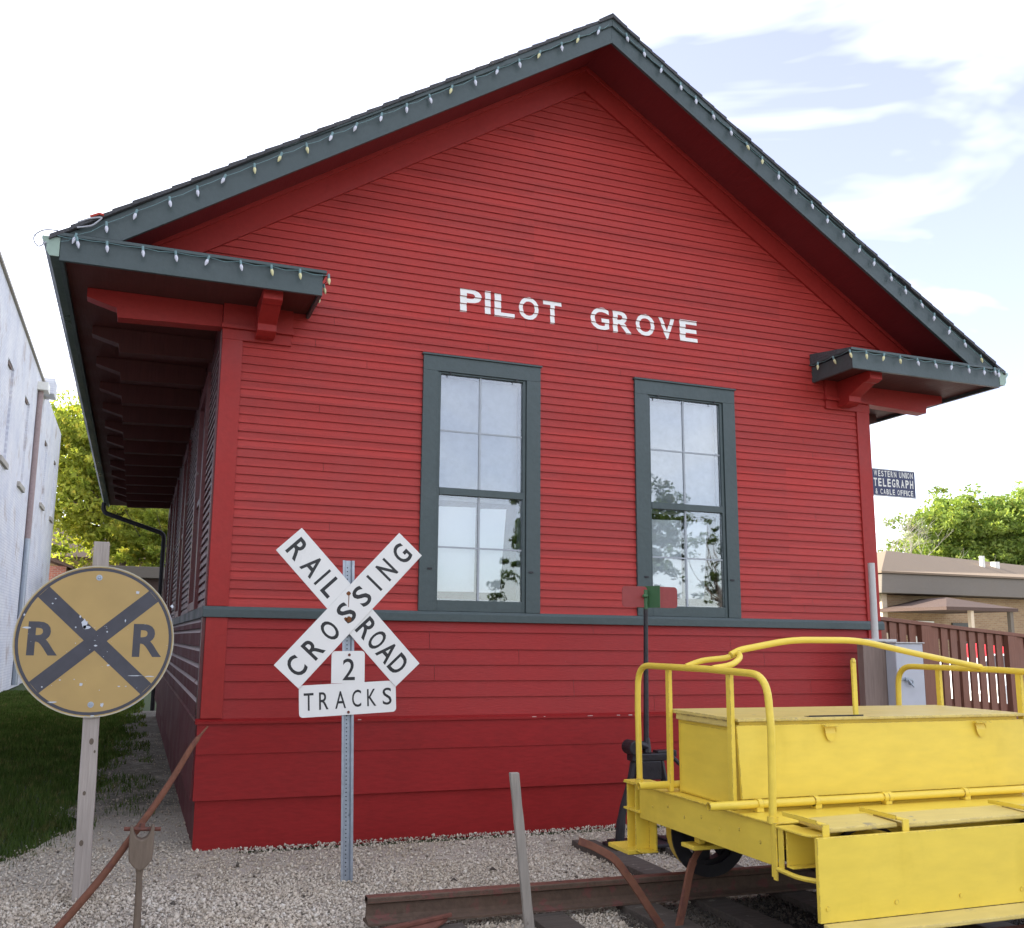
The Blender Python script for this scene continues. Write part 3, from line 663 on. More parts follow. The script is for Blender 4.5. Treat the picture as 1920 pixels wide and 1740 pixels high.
# string lights -----------------------------------------------------------
def string_lights(name, label, path, n, y, yellow=(), jit=.02, sagn=None, parts=None):
    P = [Vector(p) for p in path]; t = thing(name, P[0], label, 'string lights', 'strings of bulbs along the depot roof edge')
    lens = [0]
    for i in range(1, len(P)): lens.append(lens[-1]+(P[i]-P[i-1]).length)
    def at(s):
        for i in range(1, len(P)):
            if s <= lens[i]+1e-6: return P[i-1].lerp(P[i], (s-lens[i-1])/(lens[i]-lens[i-1]))
        return P[-1]
    wire = []
    for i in range(n):
        s = lens[-1]*(i+.5)/n+random.uniform(-jit, jit); p = at(s); wire.append(p)
    w = MB(); full = [P[0]]+wire+[P[-1]]; sag = [full[0]]
    for a_, b2_ in zip(full, full[1:]): sag += [a_.lerp(b2_, .5)+Vector((0, -.004, -random.uniform(.006, .022))), b2_]
    w.tube(sag, .0026, 5).build('wire', 'socket', t)
    for i, p in enumerate(wire):
        lean = Vector((random.uniform(-.42, .42), random.uniform(-.18, .02), -1)).normalized()
        if abs(lean.x) < .08: lean.x += .1
        o_ = Vector((0, -.012, 0)); q = p+o_; m = MB().cyl(q+Vector((0, 0, .006)), q+lean*.030, .0095, .0095, 8)
        sk_ = m.build('bulb_socket', 'socket', t)
        rr = [(.024, .005), (.029, .009), (.042, .0132), (.053, .0128), (.069, .008), (.081, .002)]
        b_ = MB().tube([q+lean*h for h, r in rr], [r for h, r in rr], 7)
        b_.build('bulb', 'bulb_yellow' if i in yellow else 'bulb_white', t)
    return t
yo = -.606
string_lights('string_lights', 'bulb string along the left slope of the gable roof edge', [(-1.20, yo, ztop(-1.20)-.085), (CX-.04, yo, ztop(CX-.04)-.085)], 22, yo, (6, 7, 8, 14, 18, 20))
string_lights('string_lights', 'bulb string along the right slope of the gable roof edge', [(CX+.04, yo, ztop(CX+.04)-.085), (WD+1.20, yo, ztop(WD+1.20)-.085)], 24, yo, (7, 8, 22))
string_lights('string_lights', 'bulb string along the left cornice return under the eave', [(-1.22, -.622, 4.338), (.70, -.622, 4.338), (.712, -.60, 4.338), (.712, -.05, 4.338)], 11, yo, (6, 7, 8, 9, 10))
string_lights('string_lights', 'bulb string along the right cornice return under the eave', [(WD-.712, -.05, 4.338), (WD-.712, -.60, 4.338), (WD-.70, -.622, 4.338), (WD+1.26, -.622, 4.338)], 12, yo, (0, 1, 2, 3, 4, 5))
cl = fillet([(-1.22, -.60, 4.385), (-1.32, -.60, 4.38), (-1.385, -.60, 4.31), (-1.34, -.60, 4.235), (-1.29, -.60, 4.29)], .08, 5)
c1 = MB().tube(cl, .005, 6); c1.tube(fillet([(-1.10, -.62, 4.46), (-1.02, -.63, 4.50), (-.93, -.62, 4.53), (-1.0, -.62, 4.45), (-1.1, -.62, 4.42)], .03, 4), .006, 6)
tag(c1.build('light_cord', 'grey_box', smooth=True), 'loose grey cord looped over the left end of the depot gutter', 'cord')
tag(MB().tube([(-1.02, -.625, 4.515), (-.96, -.63, 4.545), (-.93, -.63, 4.54)], .009, 6).build('cord_plug', 'red_tape'), 'small red plug on the cord at the left roof corner', 'plug')

# ================================================================= CROSSBUCK
def rounded(x0, x1, z0, z1, r, n=5):
    out = []
    for cx_, cz_, a0 in ((x1-r, z0+r, -90), (x1-r, z1-r, 0), (x0+r, z1-r, 90), (x0+r, z0+r, 180)):
        for k in range(n+1):
            a = math.radians(a0+90*k/n); out.append((cx_+r*math.cos(a), cz_+r*math.sin(a)))
    return out
def rotpts(pts, o, ang): c, s = math.cos(ang), math.sin(ang); return [(o[0]+p[0]*c-p[1]*s, o[1]+p[0]*s+p[1]*c) for p in pts]
cbk = thing('railroad_crossing_sign', (.875, -1.25, 0), 'white X railroad crossing sign with 2 TRACKS plate on a galvanised post', 'road sign')
# U-channel post with holes, leaning a little
def post_pt(x, y, z): return (x+.873-.029*z, y-1.245, z)
pm = MB(); prof = [(-.040, .0), (-.024, .0), (-.017, .020), (.017, .020), (.024, .0), (.040, .0), (.040, .005), (.027, .005), (.020, .026), (-.020, .026), (-.027, .005), (-.040, .005)]
prof = [(p[0], p[1]) for p in prof]
nv = len(prof); pm.add([post_pt(p[0], p[1], -.05) for p in prof]+[post_pt(p[0], p[1], 2.075) for p in prof], [tuple(range(nv))[::-1], tuple(range(nv, 2*nv))]+[(i, (i+1) % nv, nv+(i+1) % nv, nv+i) for i in range(nv)])
post = pm.build('post', 'galv', cbk)
hm = MB()
for i in range(78):
    z = .04+i*.0258; a = post_pt(-.009, .0192, z); hm.add([post_pt(-.0045+.005*math.cos(t), .0194, z+.005*math.sin(t)) for t in [k*math.pi/3 for k in range(6)]], [(5, 4, 3, 2, 1, 0)])
hm.build('bolt_hole', 'hole', post, recalc=False)
C0 = (.820, 1.760)
def blade(name, o, ang, L_, H_, yf, th):
    return MB().prism(rotpts([(-L_/2, -H_/2), (L_/2, -H_/2), (L_/2, H_/2), (-L_/2, H_/2)], o, ang), 'y', yf, yf+th).build(name, 'sign_white', cbk, bevel=.0015)
a1 = math.atan2(-.912, .862)      # RAILROAD falls to the right
bo1 = (.820, 1.757)
b1 = blade('blade', bo1, a1, 1.222, .226, -1.268, .004)
a2 = math.atan2(.9, .8130)     # CROSSING rises to the right
bo2 = (.829, 1.752)
b2 = blade('blade', bo2, a2, 1.215, .224, -1.276, .004)
mb = MB(); H = .142
letters(mb, [('R', -.520, .0, .098, H), ('A', -.372, .0, .108, H), ('I', -.272, .0, .018, H), ('L', -.180, .0, .076, H), ('R', .185, .0, .095, H), ('O', .292, .0, .088, H), ('A', .400, .0, .105, H), ('D', .512, .0, .090, H)], -1.2686, bo1, a1, bold=.018)
mb.build('lettering', 'sign_black', b1, recalc=False)
mb = MB()
letters(mb, [('C', -.515, 0, .094, H), ('R', -.358, 0, .094, H), ('O', -.200, 0, .094, H), ('S', -.040, 0, .090, H), ('S', .112, 0, .090, H), ('I', .236, 0, .018, H), ('N', .362, 0, .090, H), ('G', .515, 0, .096, H)], -1.2766, bo2, a2, bold=.018)
mb.build('lettering', 'sign_black', b2, recalc=False)
rs = MB()
for cx_, cz_, r in ((.812, 1.850, .016), (.820, 1.678, .021), (.80, 1.682, .013)):
    rs.add([(cx_+r*math.cos(t)*random.uniform(.7, 1.1), -1.2772, cz_+r*math.sin(t)*random.uniform(.7, 1.1)) for t in [k*math.pi/6 for k in range(12)]], [tuple(range(12))[::-1]])
rs.add([(.812, -1.2771, 1.84), (.818, -1.2771, 1.84), (.817, -1.2771, 1.76), (.813, -1.2771, 1.76)], [(0, 1, 2, 3)])
rs.build('rust_stain', 'rust_spot', b2, recalc=False)
a3 = math.radians(2.9); o3 = (.838, 1.158)
pl = MB().prism(rotpts(rounded(-.325, .325, -.103, .103, .026), o3, a3), 'y', -1.262, -1.258)
pp = rotpts([(-.112, .1025)]+[p for p in rounded(-.112, .112, .0, .312, .024) if p[1] > .15]+[], o3, a3)
tp = [(-.112, .1028), (.112, .1028)]+[p for p in rounded(-.112, .112, .0, .312, .024) if p[1] > .15]
pl.prism(rotpts(tp, (o3[0]-.004, o3[1]), a3*.4), 'y', -1.2622, -1.2578)
plate = pl.build('plate', 'sign_white', cbk)
mb = MB(); hh = .112
letters(mb, [('T', -.262, -.004, .064, hh), ('R', -.163, -.003, .062, hh), ('A', -.052, -.003, .072, hh), ('C', .056, .0, .062, hh), ('K', .158, -.0, .062, hh), ('S', .264, .002, .062, hh)], -1.2628, o3, a3, bold=.004)
letters(mb, [('2', .0, .192, .083, .142)], -1.2630, o3, a3*.3, bold=.006)
mb.build('lettering', 'sign_black', plate, recalc=False)
mb = MB()
for p in ((.835, 1.445), (.842, 1.072)): mb.cyl((p[0], -1.2625, p[1]), (p[0], -1.268, p[1]), .010, .008, 10)
mb.build('bolt', 'rust', plate)

# ================================================================= ROUND ADVANCE SIGN
rr = thing('round_crossing_sign', (-.717, -1.20, 0), 'round weathered ochre sign with black X and two R letters on a wooden post', 'road sign')
pm = MB(); n = 14; vs = []; fs = []
for i in range(n+1):
    z = -.05+i*(2.18)/n; cx_ = -.717-.016*z; h = .047+.0015*math.sin(i*1.7)
    vs += [(cx_-h, -1.246, z), (cx_+h, -1.246, z), (cx_+h, -1.15, z), (cx_-h, -1.15, z)]
for i in range(n):
    for k in range(4): fs.append((4*i+k, 4*i+(k+1) % 4, 4*i+4+(k+1) % 4, 4*i+4+k))
fs += [(3, 2, 1, 0), (4*n, 4*n+1, 4*n+2, 4*n+3)]
pw = pm.add(vs, fs).build('post', 'post_wood', rr, bevel=.004)
kn = MB()
for x, z, r in ((-.722, .92, .013), (-.74, .62, .009), (-.735, .335, .012), (-.70, .86, .006)):
    kn.add([(x+r*math.cos(t), -1.2472, z+1.5*r*math.sin(t)) for t in [k*math.pi/6 for k in range(12)]], [tuple(range(12))[::-1]])
kn.build('knot', 'knot', pw, recalc=False)
O = (-.744, 1.520); Rd = .457; yf = -1.262
dm = MB(); n = 72
dm.add([(O[0]+Rd*math.cos(2*math.pi*k/n), yf, O[1]+Rd*math.sin(2*math.pi*k/n)) for k in range(n)]+[(O[0]+Rd*math.cos(2*math.pi*k/n), yf+.004, O[1]+Rd*math.sin(2*math.pi*k/n)) for k in range(n)],
       [tuple(range(n)), tuple(range(n, 2*n))[::-1]]+[(k, (k+1) % n, n+(k+1) % n, n+k) for k in range(n)])
disc = dm.build('disc', 'ochre', rr, bevel=.001)
MB().ring(O, 'y', Rd+.001, Rd-.006, yf-.003, yf+.003, 72).build('rim', 'pale_rim', disc)
MB().ring(O, 'y', Rd-.012, Rd-.030, yf-.0008, yf-.0002, 72).build('border', 'faded_black', disc)
xm = MB()
def band(a, w, y):
    l = math.sqrt((Rd-.03)**2-(w/2)**2)
    return rotpts([(-l, -w/2), (l, -w/2), (l, w/2), (-l, w/2)], O, a)
for a, y in ((math.radians(-43), yf-.0008), (math.radians(41), yf-.0011)):
    p = band(a, .088, y); xm.add([(q[0], y, q[1]) for q in p], [(0, 1, 2, 3)])
letters(xm, [('R', -.293, .0105, .170, .202), ('R', .302, .005, .172, .202)], yf-.0008, O, 0, bold=.028)
xm.build('lettering', 'faded_black', disc, recalc=False)
cm = MB()
def blob(x, z, rx, rz, y=yf-.0016):
    n_ = 11; cm.add([(x+rx*math.cos(2*math.pi*k/n_)*random.uniform(.55, 1.1), y, z+rz*math.sin(2*math.pi*k/n_)*random.uniform(.55, 1.1)) for k in range(n_)], [tuple(range(n_))])
for x, z, rx, rz in ((-.812, 1.622, .022, .030), (-.80, 1.60, .028, .012), (-.84, 1.665, .006, .010), (-1.13, 1.594, .028, .007), (-.805, 1.258, .013, .013), (-.68, 1.135, .012, .014), (-.52, 1.82, .014, .012), (-.58, 1.645, .004, .012), (-.42, 1.305, .035, .004), (-.50, 1.310, .045, .003), (-.66, 1.372, .010, .007),
                     (-.74, 1.49, .012, .006), (-1.02, 1.245, .006, .006), (-.925, 1.285, .006, .006), (-.955, 1.155, .03, .005), (-.985, 1.77, .006, .005), (-1.0, 1.74, .006, .006), (-.86, 1.60, .005, .005), (-.68, 1.575, .006, .006), (-.59, 1.246, .010, .004), (-.55, 1.246, .006, .004), (-.31, 1.74, .010, .014), (-1.15, 1.67, .006, .010), (-.73, 1.068, .02, .008)):
    blob(x, z, rx, rz)
for k in range(30):
    a = random.uniform(0, 6.28); r = random.uniform(.0, .42); blob(O[0]+r*math.cos(a), O[1]+r*math.sin(a), random.uniform(.001, .004), random.uniform(.001, .004))
cm.build('paint_chip', 'chip', disc, recalc=False)
bm_ = MB()
for x, z in ((-.748, 1.905), (-.742, 1.138)): bm_.cyl((x, yf, z), (x, yf-.007, z), .011, .007, 12); bm_.ring((x, z), 'y', .018, .010, yf-.0025, yf, 20)
bm_.build('bolt', 'galv', disc)

# ================================================================= TRACK
def rail(name, y0, x0, x1, sl, zb, label, ends=True):
    t = thing(name, (x0, y0, zb), label, 'rail'); H = .138
    pr = [(-.066, 0), (-.066, .012), (-.02, .026), (-.0085, .040), (-.0085, .095), (-.020, .104), (-.034, .108), (-.034, .132), (-.028, .138), (.028, .138), (.034, .132), (.034, .108), (.020, .104), (.0085, .095), (.0085, .040), (.02, .026), (.066, .012), (.066, 0)]
    n = len(pr); m = MB(); m.add([(x0, y0+p[0], zb+p[1]) for p in pr]+[(x1, y0+(x1-x0)*sl+p[0], zb+p[1]) for p in pr], [tuple(range(n))[::-1], tuple(range(n, 2*n))]+[(i, (i+1) % n, n+(i+1) % n, n+i) for i in range(n)])
    m.build('rail_bar', 'rail_side', t); m = MB(); m.hexa([(x0, y0-.035, zb+.110), (x1, y0+(x1-x0)*sl-.035, zb+.110), (x1, y0+(x1-x0)*sl+.035, zb+.110), (x0, y0+.035, zb+.110), (x0, y0-.029, zb+.1395), (x1, y0+(x1-x0)*sl-.029, zb+.1395), (x1, y0+(x1-x0)*sl+.029, zb+.1395), (x0, y0+.029, zb+.1395)])
    m.build('rail_head', 'rust', t, bevel=.004); return t
rail('track_rail', -2.312, .745, 7.5, -.026, .045, 'rusty steel rail whose cut end lies on the gravel beside the crossing sign post')
rail('track_rail', -3.745, .75, 7.5, -.026, .045, 'rusty rail along the camera side of the yellow rail cart')
def tie(x, ya, yb, w=.22, skew=0, z0=-.08, z1=.042):
    n = 6; vs = []
    for i in range(n+1):
        t = i/n; y = ya+(yb-ya)*t; xx = x+skew*t; j = random.uniform(-.008, .008)
        vs += [(xx-w/2+j, y, z0), (xx+w/2+j, y, z0), (xx+w/2+j, y, z1+random.uniform(-.006, .004)), (xx-w/2+j, y, z1+random.uniform(-.006, .004))]
    fs = [(0, 1, 2, 3), (4*n+3, 4*n+2, 4*n+1, 4*n)]
    for i in range(n):
        for k in range(4): fs.append((4*i+k, 4*i+4+k, 4*i+4+(k+1) % 4, 4*i+(k+1) % 4))
    return MB().add(vs, fs).build('railway_tie', 'tie', bevel=.006)
tl = [(1.15, -2.44, -4.4, 'dark wooden tie under the cut left end of the rail'), (1.76, -2.40, -4.4, 'dark wooden tie just left of the foot of the wooden stake'),
      (2.36, -2.12, -4.4, 'dark wooden tie between the stake and the rail tongs'), (2.85, -.68, -4.4, 'long weathered tie reaching out past the rail toward the depot wall'),
      (3.42, -.60, -4.4, 'long tie carrying the black switch stand'), (4.05, -2.05, -4.4, 'tie in the shade under the middle of the yellow cart'), (4.7, -2.05, -4.4, 'tie in the shade under the right part of the yellow cart'), (5.3, -2.05, -4.4, 'tie past the right end of the yellow cart')]
for x, ya, yb, lb in tl: tag(tie(x, ya, yb, .21 if x != 2.85 else .20, skew=-.02 if x < 3 else 0), lb, 'railway tie', 'wooden ties under the track')
# loose rusty angle bar lying against the rail
m = MB(); m.hexa([(.56, -2.50, .010), (1.18, -2.475, .085), (1.18, -2.455, .085), (.56, -2.44, .010), (.56, -2.50, .030), (1.18, -2.475, .105), (1.18, -2.455, .105), (.56, -2.44, .030)])
m.hexa([(.60, -2.56, -.01), (1.05, -2.52, .03), (1.16, -2.46, .06), (.60, -2.47, .01), (.60, -2.56, .0), (1.05, -2.52, .04), (1.16, -2.46, .085), (.60, -2.47, .02)])
tag(m.build('angle_bar', 'rust', bevel=.004), 'loose rusty flat bar leaning against the cut end of the rail', 'metal bar')
# leaves / twigs on gravel
for x, y, r, lb in ((1.52, -1.49, .016, 'small brown dead leaf on the gravel halfway from rail to wall'), (1.86, -1.30, .02, 'curled dead leaf on the gravel left of the wooden stake')):
    m = MB(); m.tube([(x-r*1.4, y, .02), (x, y+.004, .032), (x+r*1.4, y-.003, .018)], [.003, r*.55, .003], 7)
    tag(m.build('dead_leaf', 'tie'), lb, 'leaf', 'dead leaves on the gravel')

# ================================================================= SWITCH STAND
st = thing('switch_stand', (3.23, -1.0, .04), 'black iron switch stand with red and green target behind the yellow cart', 'switch stand')
b = MB(); b.box(2.90, 3.56, -1.12, -.88, .042, .066); b.box(2.93, 3.10, -1.10, -.90, .0665, .085); b.box(3.36, 3.53, -1.10, -.90, .0665, .085); b.build('base', 'black_iron', st, bevel=.006)
for s in (-1, 1):
    pth = fillet([(3.23+s*.245, -1.0, .08), (3.23+s*.225, -1.0, .28), (3.23+s*.14, -1.0, .52), (3.23+s*.105, -1.0, .70)], .12, 5)
    m = MB().tube(pth, [.036]*3+[.03]*(len(pth)-3), 8); m.build('leg', 'black_iron', st, smooth=True)
m = MB(); m.box(3.08, 3.38, -1.05, -.95, .66, .715); m.box(3.13, 3.33, -1.045, -.955, .52, .66); m.cyl((3.10, -1.07, .76), (3.10, -.93, .76), .055, n=20); m.cyl((3.23, -1.0, .715), (3.23, -1.0, .83), .036, .022); m.tube([(3.10, -1.0, .76), (3.17, -1.0, .78), (3.23, -1.0, .76)], .035, 8)
m.box(3.30, 3.47, -1.04, -.96, .685, .735); m.build('head_casting', 'black_iron', st, bevel=.008)
m = MB().tube(fillet([(3.10, -1.08, .74), (3.02, -1.10, .66), (2.99, -1.12, .40)], .05, 4), [.016]*8, 8) if False else MB().tube([(3.40, -1.06, .70), (3.50, -1.10, .60), (3.53, -1.12, .30)], .016, 8); m.build('lever', 'black_iron', st, smooth=True)
MB().tube([(3.225, -1.0, .80), (3.24, -1.0, 1.83)], [.021, .017], 12).build('mast', 'black_iron', st, smooth=True)
tg = MB().prism(rounded(3.03, 3.255, 1.822, 1.985, .03), 'y', -1.004, -1.0).prism(rounded(3.285, 3.525, 1.822, 1.988, .03), 'y', -1.004, -1.0).build('target', 'target_red', st)
# green vane at right angles, seen obliquely
gv = MB(); c_ = (3.27, -1.0); d_ = Vector((math.cos(math.radians(-62)), math.sin(math.radians(-62)))); nn = Vector((-d_.y, d_.x))*.002
pts = []
for z in (1.820, 1.990):
    for a, sg in ((-.11, -1), (.10, -1), (.10, 1), (-.11, 1)): pts.append((c_[0]+d_.x*a+nn.x*sg, c_[1]+d_.y*a+nn.y*sg, z))
gv.hexa(pts).build('vane', 'target_green', st); m = MB().cyl((3.24, -1.0, 1.81), (3.24, -1.0, 1.96), .018, n=10).cyl((3.20, -1.03, 1.91), (3.24, -1.03, 1.91), .012, n=8); m.build('clamp', 'target_green', st)

# ================================================================= YELLOW RAIL CART
ct = thing('rail_cart', (3.4, -3.0, .183), 'yellow railroad motor cart with box seat and hoop handrails on the track', 'rail cart')
XL, XR = 2.40, 4.42; YF, YN = -2.30, -3.62; Z0, Z1 = .512, .70
def channel_x(mb, x, s, ya, yb, z0=Z0, z1=Z1):   # end beam: web and two flanges
    mb.box(*sorted((x, x+s*.008)), ya, yb, z0, z1)
    mb.box(*sorted((x+s*.0082, x+s*.055)), ya, yb, z1-.008, z1); mb.box(*sorted((x+s*.0082, x+s*.055)), ya, yb, z0, z0+.008)
def channel_y(mb, y, s, xa, xb, z0=Z0, z1=Z1):
    mb.box(xa, xb, *sorted((y, y+s*.008)), z0, z1)
    mb.box(xa, xb, *sorted((y+s*.0082, y+s*.05)), z1-.008, z1-.0005); mb.box(xa, xb, *sorted((y+s*.0082, y+s*.05)), z0+.0005, z0+.008)
fm = MB(); channel_x(fm, XL, 1, YN, -2.345); channel_x(fm, XR, -1, YN, -2.345)
channel_y(fm, -2.70, 1, XL+.0085, XR-.0085, Z0+.002, Z1-.002); channel_y(fm, -3.30, -1, XL+.0085, XR-.0085, Z0+.002, Z1-.002); channel_y(fm, -3.70, -1, XL+.01, XR-.01, .522, Z1-.004); channel_y(fm, -2.36, -1, XL+.06, XR-.06, .522, Z1-.004)
for i in range(7): fm.cyl((XL-.004, -2.5-i*.17, .60+.03*(i % 2)), (XL+.001, -2.5-i*.17, .60+.03*(i % 2)), .008, n=8)
fm.build('frame', 'yellow', ct, bevel=.0025)
# deck plates
dk = MB(); dk.prism(rounded(XL-.014, XR+.014, -3.64, -2.30, .02), 'z', Z1+.001, Z1+.010)
dk.prism([(XL-.010, -3.645), (XL+.10, -3.645), (XL+.10, -3.86), (XL+.06, -3.895), (XL+.0, -3.89), (XL-.015, -3.84)], 'z', Z1-.010, Z1+.000)
dk.box(XL-.012, XL+.18, -2.298, -2.165, Z1-.006, Z1+.003); dk.build('deck', 'yellow', ct, bevel=.003)
# footboards along the near side, with gap
fb = MB()
for a, b_ in ((XL+.085, 2.885), (2.925, 3.72), (3.76, XR)):
    fb.hexa([(a, -3.905, .706), (b_, -3.905, .712), (b_, -3.70, .722), (a, -3.70, .716), (a, -3.905, .728), (b_, -3.905, .734), (b_, -3.70, .744), (a, -3.70, .738)])
fb.build('footboard', 'yellow_dirty', ct, bevel=.006)
fb = MB()
for a in (XL+.03, 2.885, 3.72):
    fb.box(a, a+.038, -3.93, -3.68, .7455, .7535); fb.box(a, a+.038, -3.938, -3.9305, .66, .7535); fb.box(a-.004, a+.002, -3.90, -3.66, .7455, .766)
fb.build('strap', 'yellow', ct, bevel=.002)
# drop panel on near side
dp_ = MB().hexa([(XL-.022, -3.962, .345), (XR+.05, -3.962, .345), (XR+.05, -3.942, .345), (XL-.022, -3.942, .345), (XL-.022, -3.962, .702), (XR+.05, -3.962, .702), (XR+.05, -3.942, .702), (XL-.022, -3.942, .702)])
pn = dp_.build('side_panel', 'yellow', ct, bevel=.002)
MB().hexa([(XL+.01, -4.045, .300), (XR+.03, -4.045, .300), (XR+.03, -3.9625, .320), (XL-.01, -3.9625, .320), (XL+.01, -4.045, .318), (XR+.03, -4.045, .318), (XR+.03, -3.9625, .345), (XL-.01, -3.9625, .345)]).build('step_board', 'yellow_dirty', pn, bevel=.004)
m = MB()
for i in range(6): m.cyl((2.42+i*.38, -3.962, .405), (2.42+i*.38, -3.966, .405), .011, n=12)
m.build('bolt_head', 'yellow', pn)
# near corner bracket and flat bar
m = MB(); m.box(XL-.010, XL-.002, -3.655, -3.625, .452, .712); m.box(XL-.004, XL+.001, -3.70, -3.66, .50, .69)
m.tube(fillet([(XL-.01, -3.66, .508), (XL-.006, -3.80, .50), (XL+.06, -3.93, .50)], .04, 4), .012, 6); m.build('corner_bracket', 'yellow', ct, bevel=.002)
# far corner bracket with foot step
m = MB(); m.box(XL-.002, XL+.09, -2.300, -2.292, .31, .698); m.box(XL-.002, XL+.09, -2.200, -2.192, .31, .698); m.box(XL+.082, XL+.09, -2.2915, -2.2005, .31, .698)
m.box(XL-.012, XL+.09, -2.335, -2.175, .700, .712); m.box(XL-.014, XL+.06, -2.36, -2.17, .540, .552); m.box(XL-.004, XL+.10, -2.39, -2.301, .315, .323); m.box(XL+.09, XL+.10, -2.38, -2.20, .31, .56)
m.build('corner_bracket', 'yellow', ct, bevel=.002)
MB().box(XL-.055, XL+.12, -2.30, -2.04, .292, .318).build('foot_step', 'yellow', ct, bevel=.005)
MB().box(XL+.0, XL+.20, -2.93, -2.80, .44, .462).box(XL+.06, XL+.10, -2.89, -2.84, .4625, .512).build('brake_step', 'yellow', ct, bevel=.004)
# box
Bx0, Bx1, By0, By1, Bz0, Bz1 = 2.462, 4.40, -3.285, -2.70, .712, 1.150
bx_ = MB().box(Bx0, Bx1, By0, By1, Bz0, Bz1).build('engine_box', 'yellow', ct, bevel=.004)
MB().hexa([(Bx0+.0-.018, -3.325, .765), (Bx1+.03, -3.325, .765), (Bx1+.03, -3.305, .765), (Bx0-.018, -3.305, .765), (Bx0-.026, -3.303, 1.132), (Bx1+.03, -3.303, 1.132), (Bx1+.03, -3.287, 1.132), (Bx0-.026, -3.287, 1.132)]).build('side_door', 'yellow', bx_, bevel=.003)
MB().box(Bx0-.006, Bx0-.0005, By0+.07, By1-.03, Bz0+.01, 1.10).build('end_panel', 'yellow', bx_, bevel=.002)
lid = MB().hexa([(Bx0-.028, -3.318, 1.1505), (Bx1+.05, -3.318, 1.1505), (Bx1+.03, -2.66, 1.1505), (Bx0-.028, -2.66, 1.1505), (Bx0-.028, -3.318, 1.166), (Bx1+.05, -3.318, 1.166), (Bx1+.03, -2.66, 1.172), (Bx0-.028, -2.66, 1.172)]).build('lid', 'yellow_dirty', bx_, bevel=.003)
MB().box(Bx0-.020, Bx0-.0062, By0+.03, By1-.01, 1.118, 1.1495).build('lid_rim', 'yellow_dirty', bx_)
MB().box(2.91, 3.27, -3.285, -3.245, 1.1665, 1.1685).box(2.91, 3.27, -3.29, -3.284, 1.1665, 1.174).build('lever_slot', 'black_iron', lid)
for x in (2.96, 4.02):
    hg = MB()
    hg.box(x, x+.115, -3.345, -3.318, 1.120, 1.128)
    hg.add([(x+.058+.036*math.cos(t), -3.3215, 1.100+.060*math.sin(t)) for t in [math.pi+k*math.pi/10 for k in range(11)]]+[(x+.094, -3.312, 1.118), (x+.022, -3.312, 1.118)], [tuple(range(13))])
    hg.build('hinge', 'yellow', bx_)
# hoops
def hoop(x, name='handrail'):
    P = fillet([(x, -2.335, .70), (x, -2.325, 1.15), (x, -2.335, 1.412), (x, -3.1, 1.412), (x, -3.60, 1.400), (x, -3.622, 1.15), (x, -3.610, .70)], [.02, .19, .05, .24, .03], 8)
    h = MB().tube(P, .0185, 14); h.cyl((x, -3.610, .7), (x, -3.608, .46), .013, n=10); h.cyl((x, -2.335, .705), (x, -2.335, .735), .026, n=14); h.cyl((x, -3.610, .705), (x, -3.610, .735), .027, n=14)
    h = h.build(name, 'yellow', ct, smooth=True)
    MB().box(x-.005, x+.020, -2.695, -2.66, .712, 1.40).build('post', 'yellow', h, bevel=.003); MB().box(x-.005, x+.020, -3.300, -3.262, .712, 1.40).build('post', 'yellow', h, bevel=.003)
    return h
hoop(XL+.01); hoop(XR+.02)
tb = MB(); y0 = -3.02
tb.tube(fillet([(XL+.01, -2.88, 1.420), (XL+.10, -2.90, 1.455), (2.60, -3.00, 1.470), (2.66, y0, 1.50)], .05, 4), .016, 10)
tb.tube(fillet([(XL+.01, -3.14, 1.418), (XL+.12, -3.16, 1.435), (2.62, -3.10, 1.475), (2.66, y0, 1.50)], .05, 4), .016, 10)
tb.tube(fillet([(2.61, y0, 1.487), (2.67, y0, 1.515), (3.02, y0, 1.575), (3.50, y0, 1.578), (3.95, y0, 1.50), (XR+.02, y0, 1.424)], [.03, .12, .12, .12], 5), .0185, 12)
tb.build('top_rail', 'yellow', ct, smooth=True)
# carrying pipes
for y in (-2.665, -3.362):
    m = MB(); R_ = .021; z = .748; xa, xb = 2.215, 4.62
    m.tube([(xa, y, z), (xb, y, z)], R_, 16, caps=False); m.tube([(xa, y, z), (xa+.25, y, z)], R_-.004, 16, caps=False)
    m.ring2 = None
    vs = []; n = 16
    for r in (R_, R_-.005): vs += [(xa, y+r*math.cos(2*math.pi*k/n), z+r*math.sin(2*math.pi*k/n)) for k in range(n)]
    m.add(vs, [(k, (k+1) % n, n+(k+1) % n, n+k) for k in range(n)])
    for c in (2.50, 2.85, 3.30, 3.33, 3.86): m.cyl((c, y, z), (c+.028, y, z), R_+.006, n=16)
    for c in (2.50, 2.86, 3.32, 3.87): m.box(c-.01, c+.03, y-.02, y+.02, .711, .735)
    m.build('carrying_pipe', 'yellow', ct, smooth=True)
m = MB().box(3.225, 3.255, -3.272, -3.258, 1.16, 1.47).tube([(3.24, -3.265, 1.455), (3.24, -3.265, 1.478)], [.0155, .010], 10); m.build('lever', 'yellow', ct, bevel=.005)
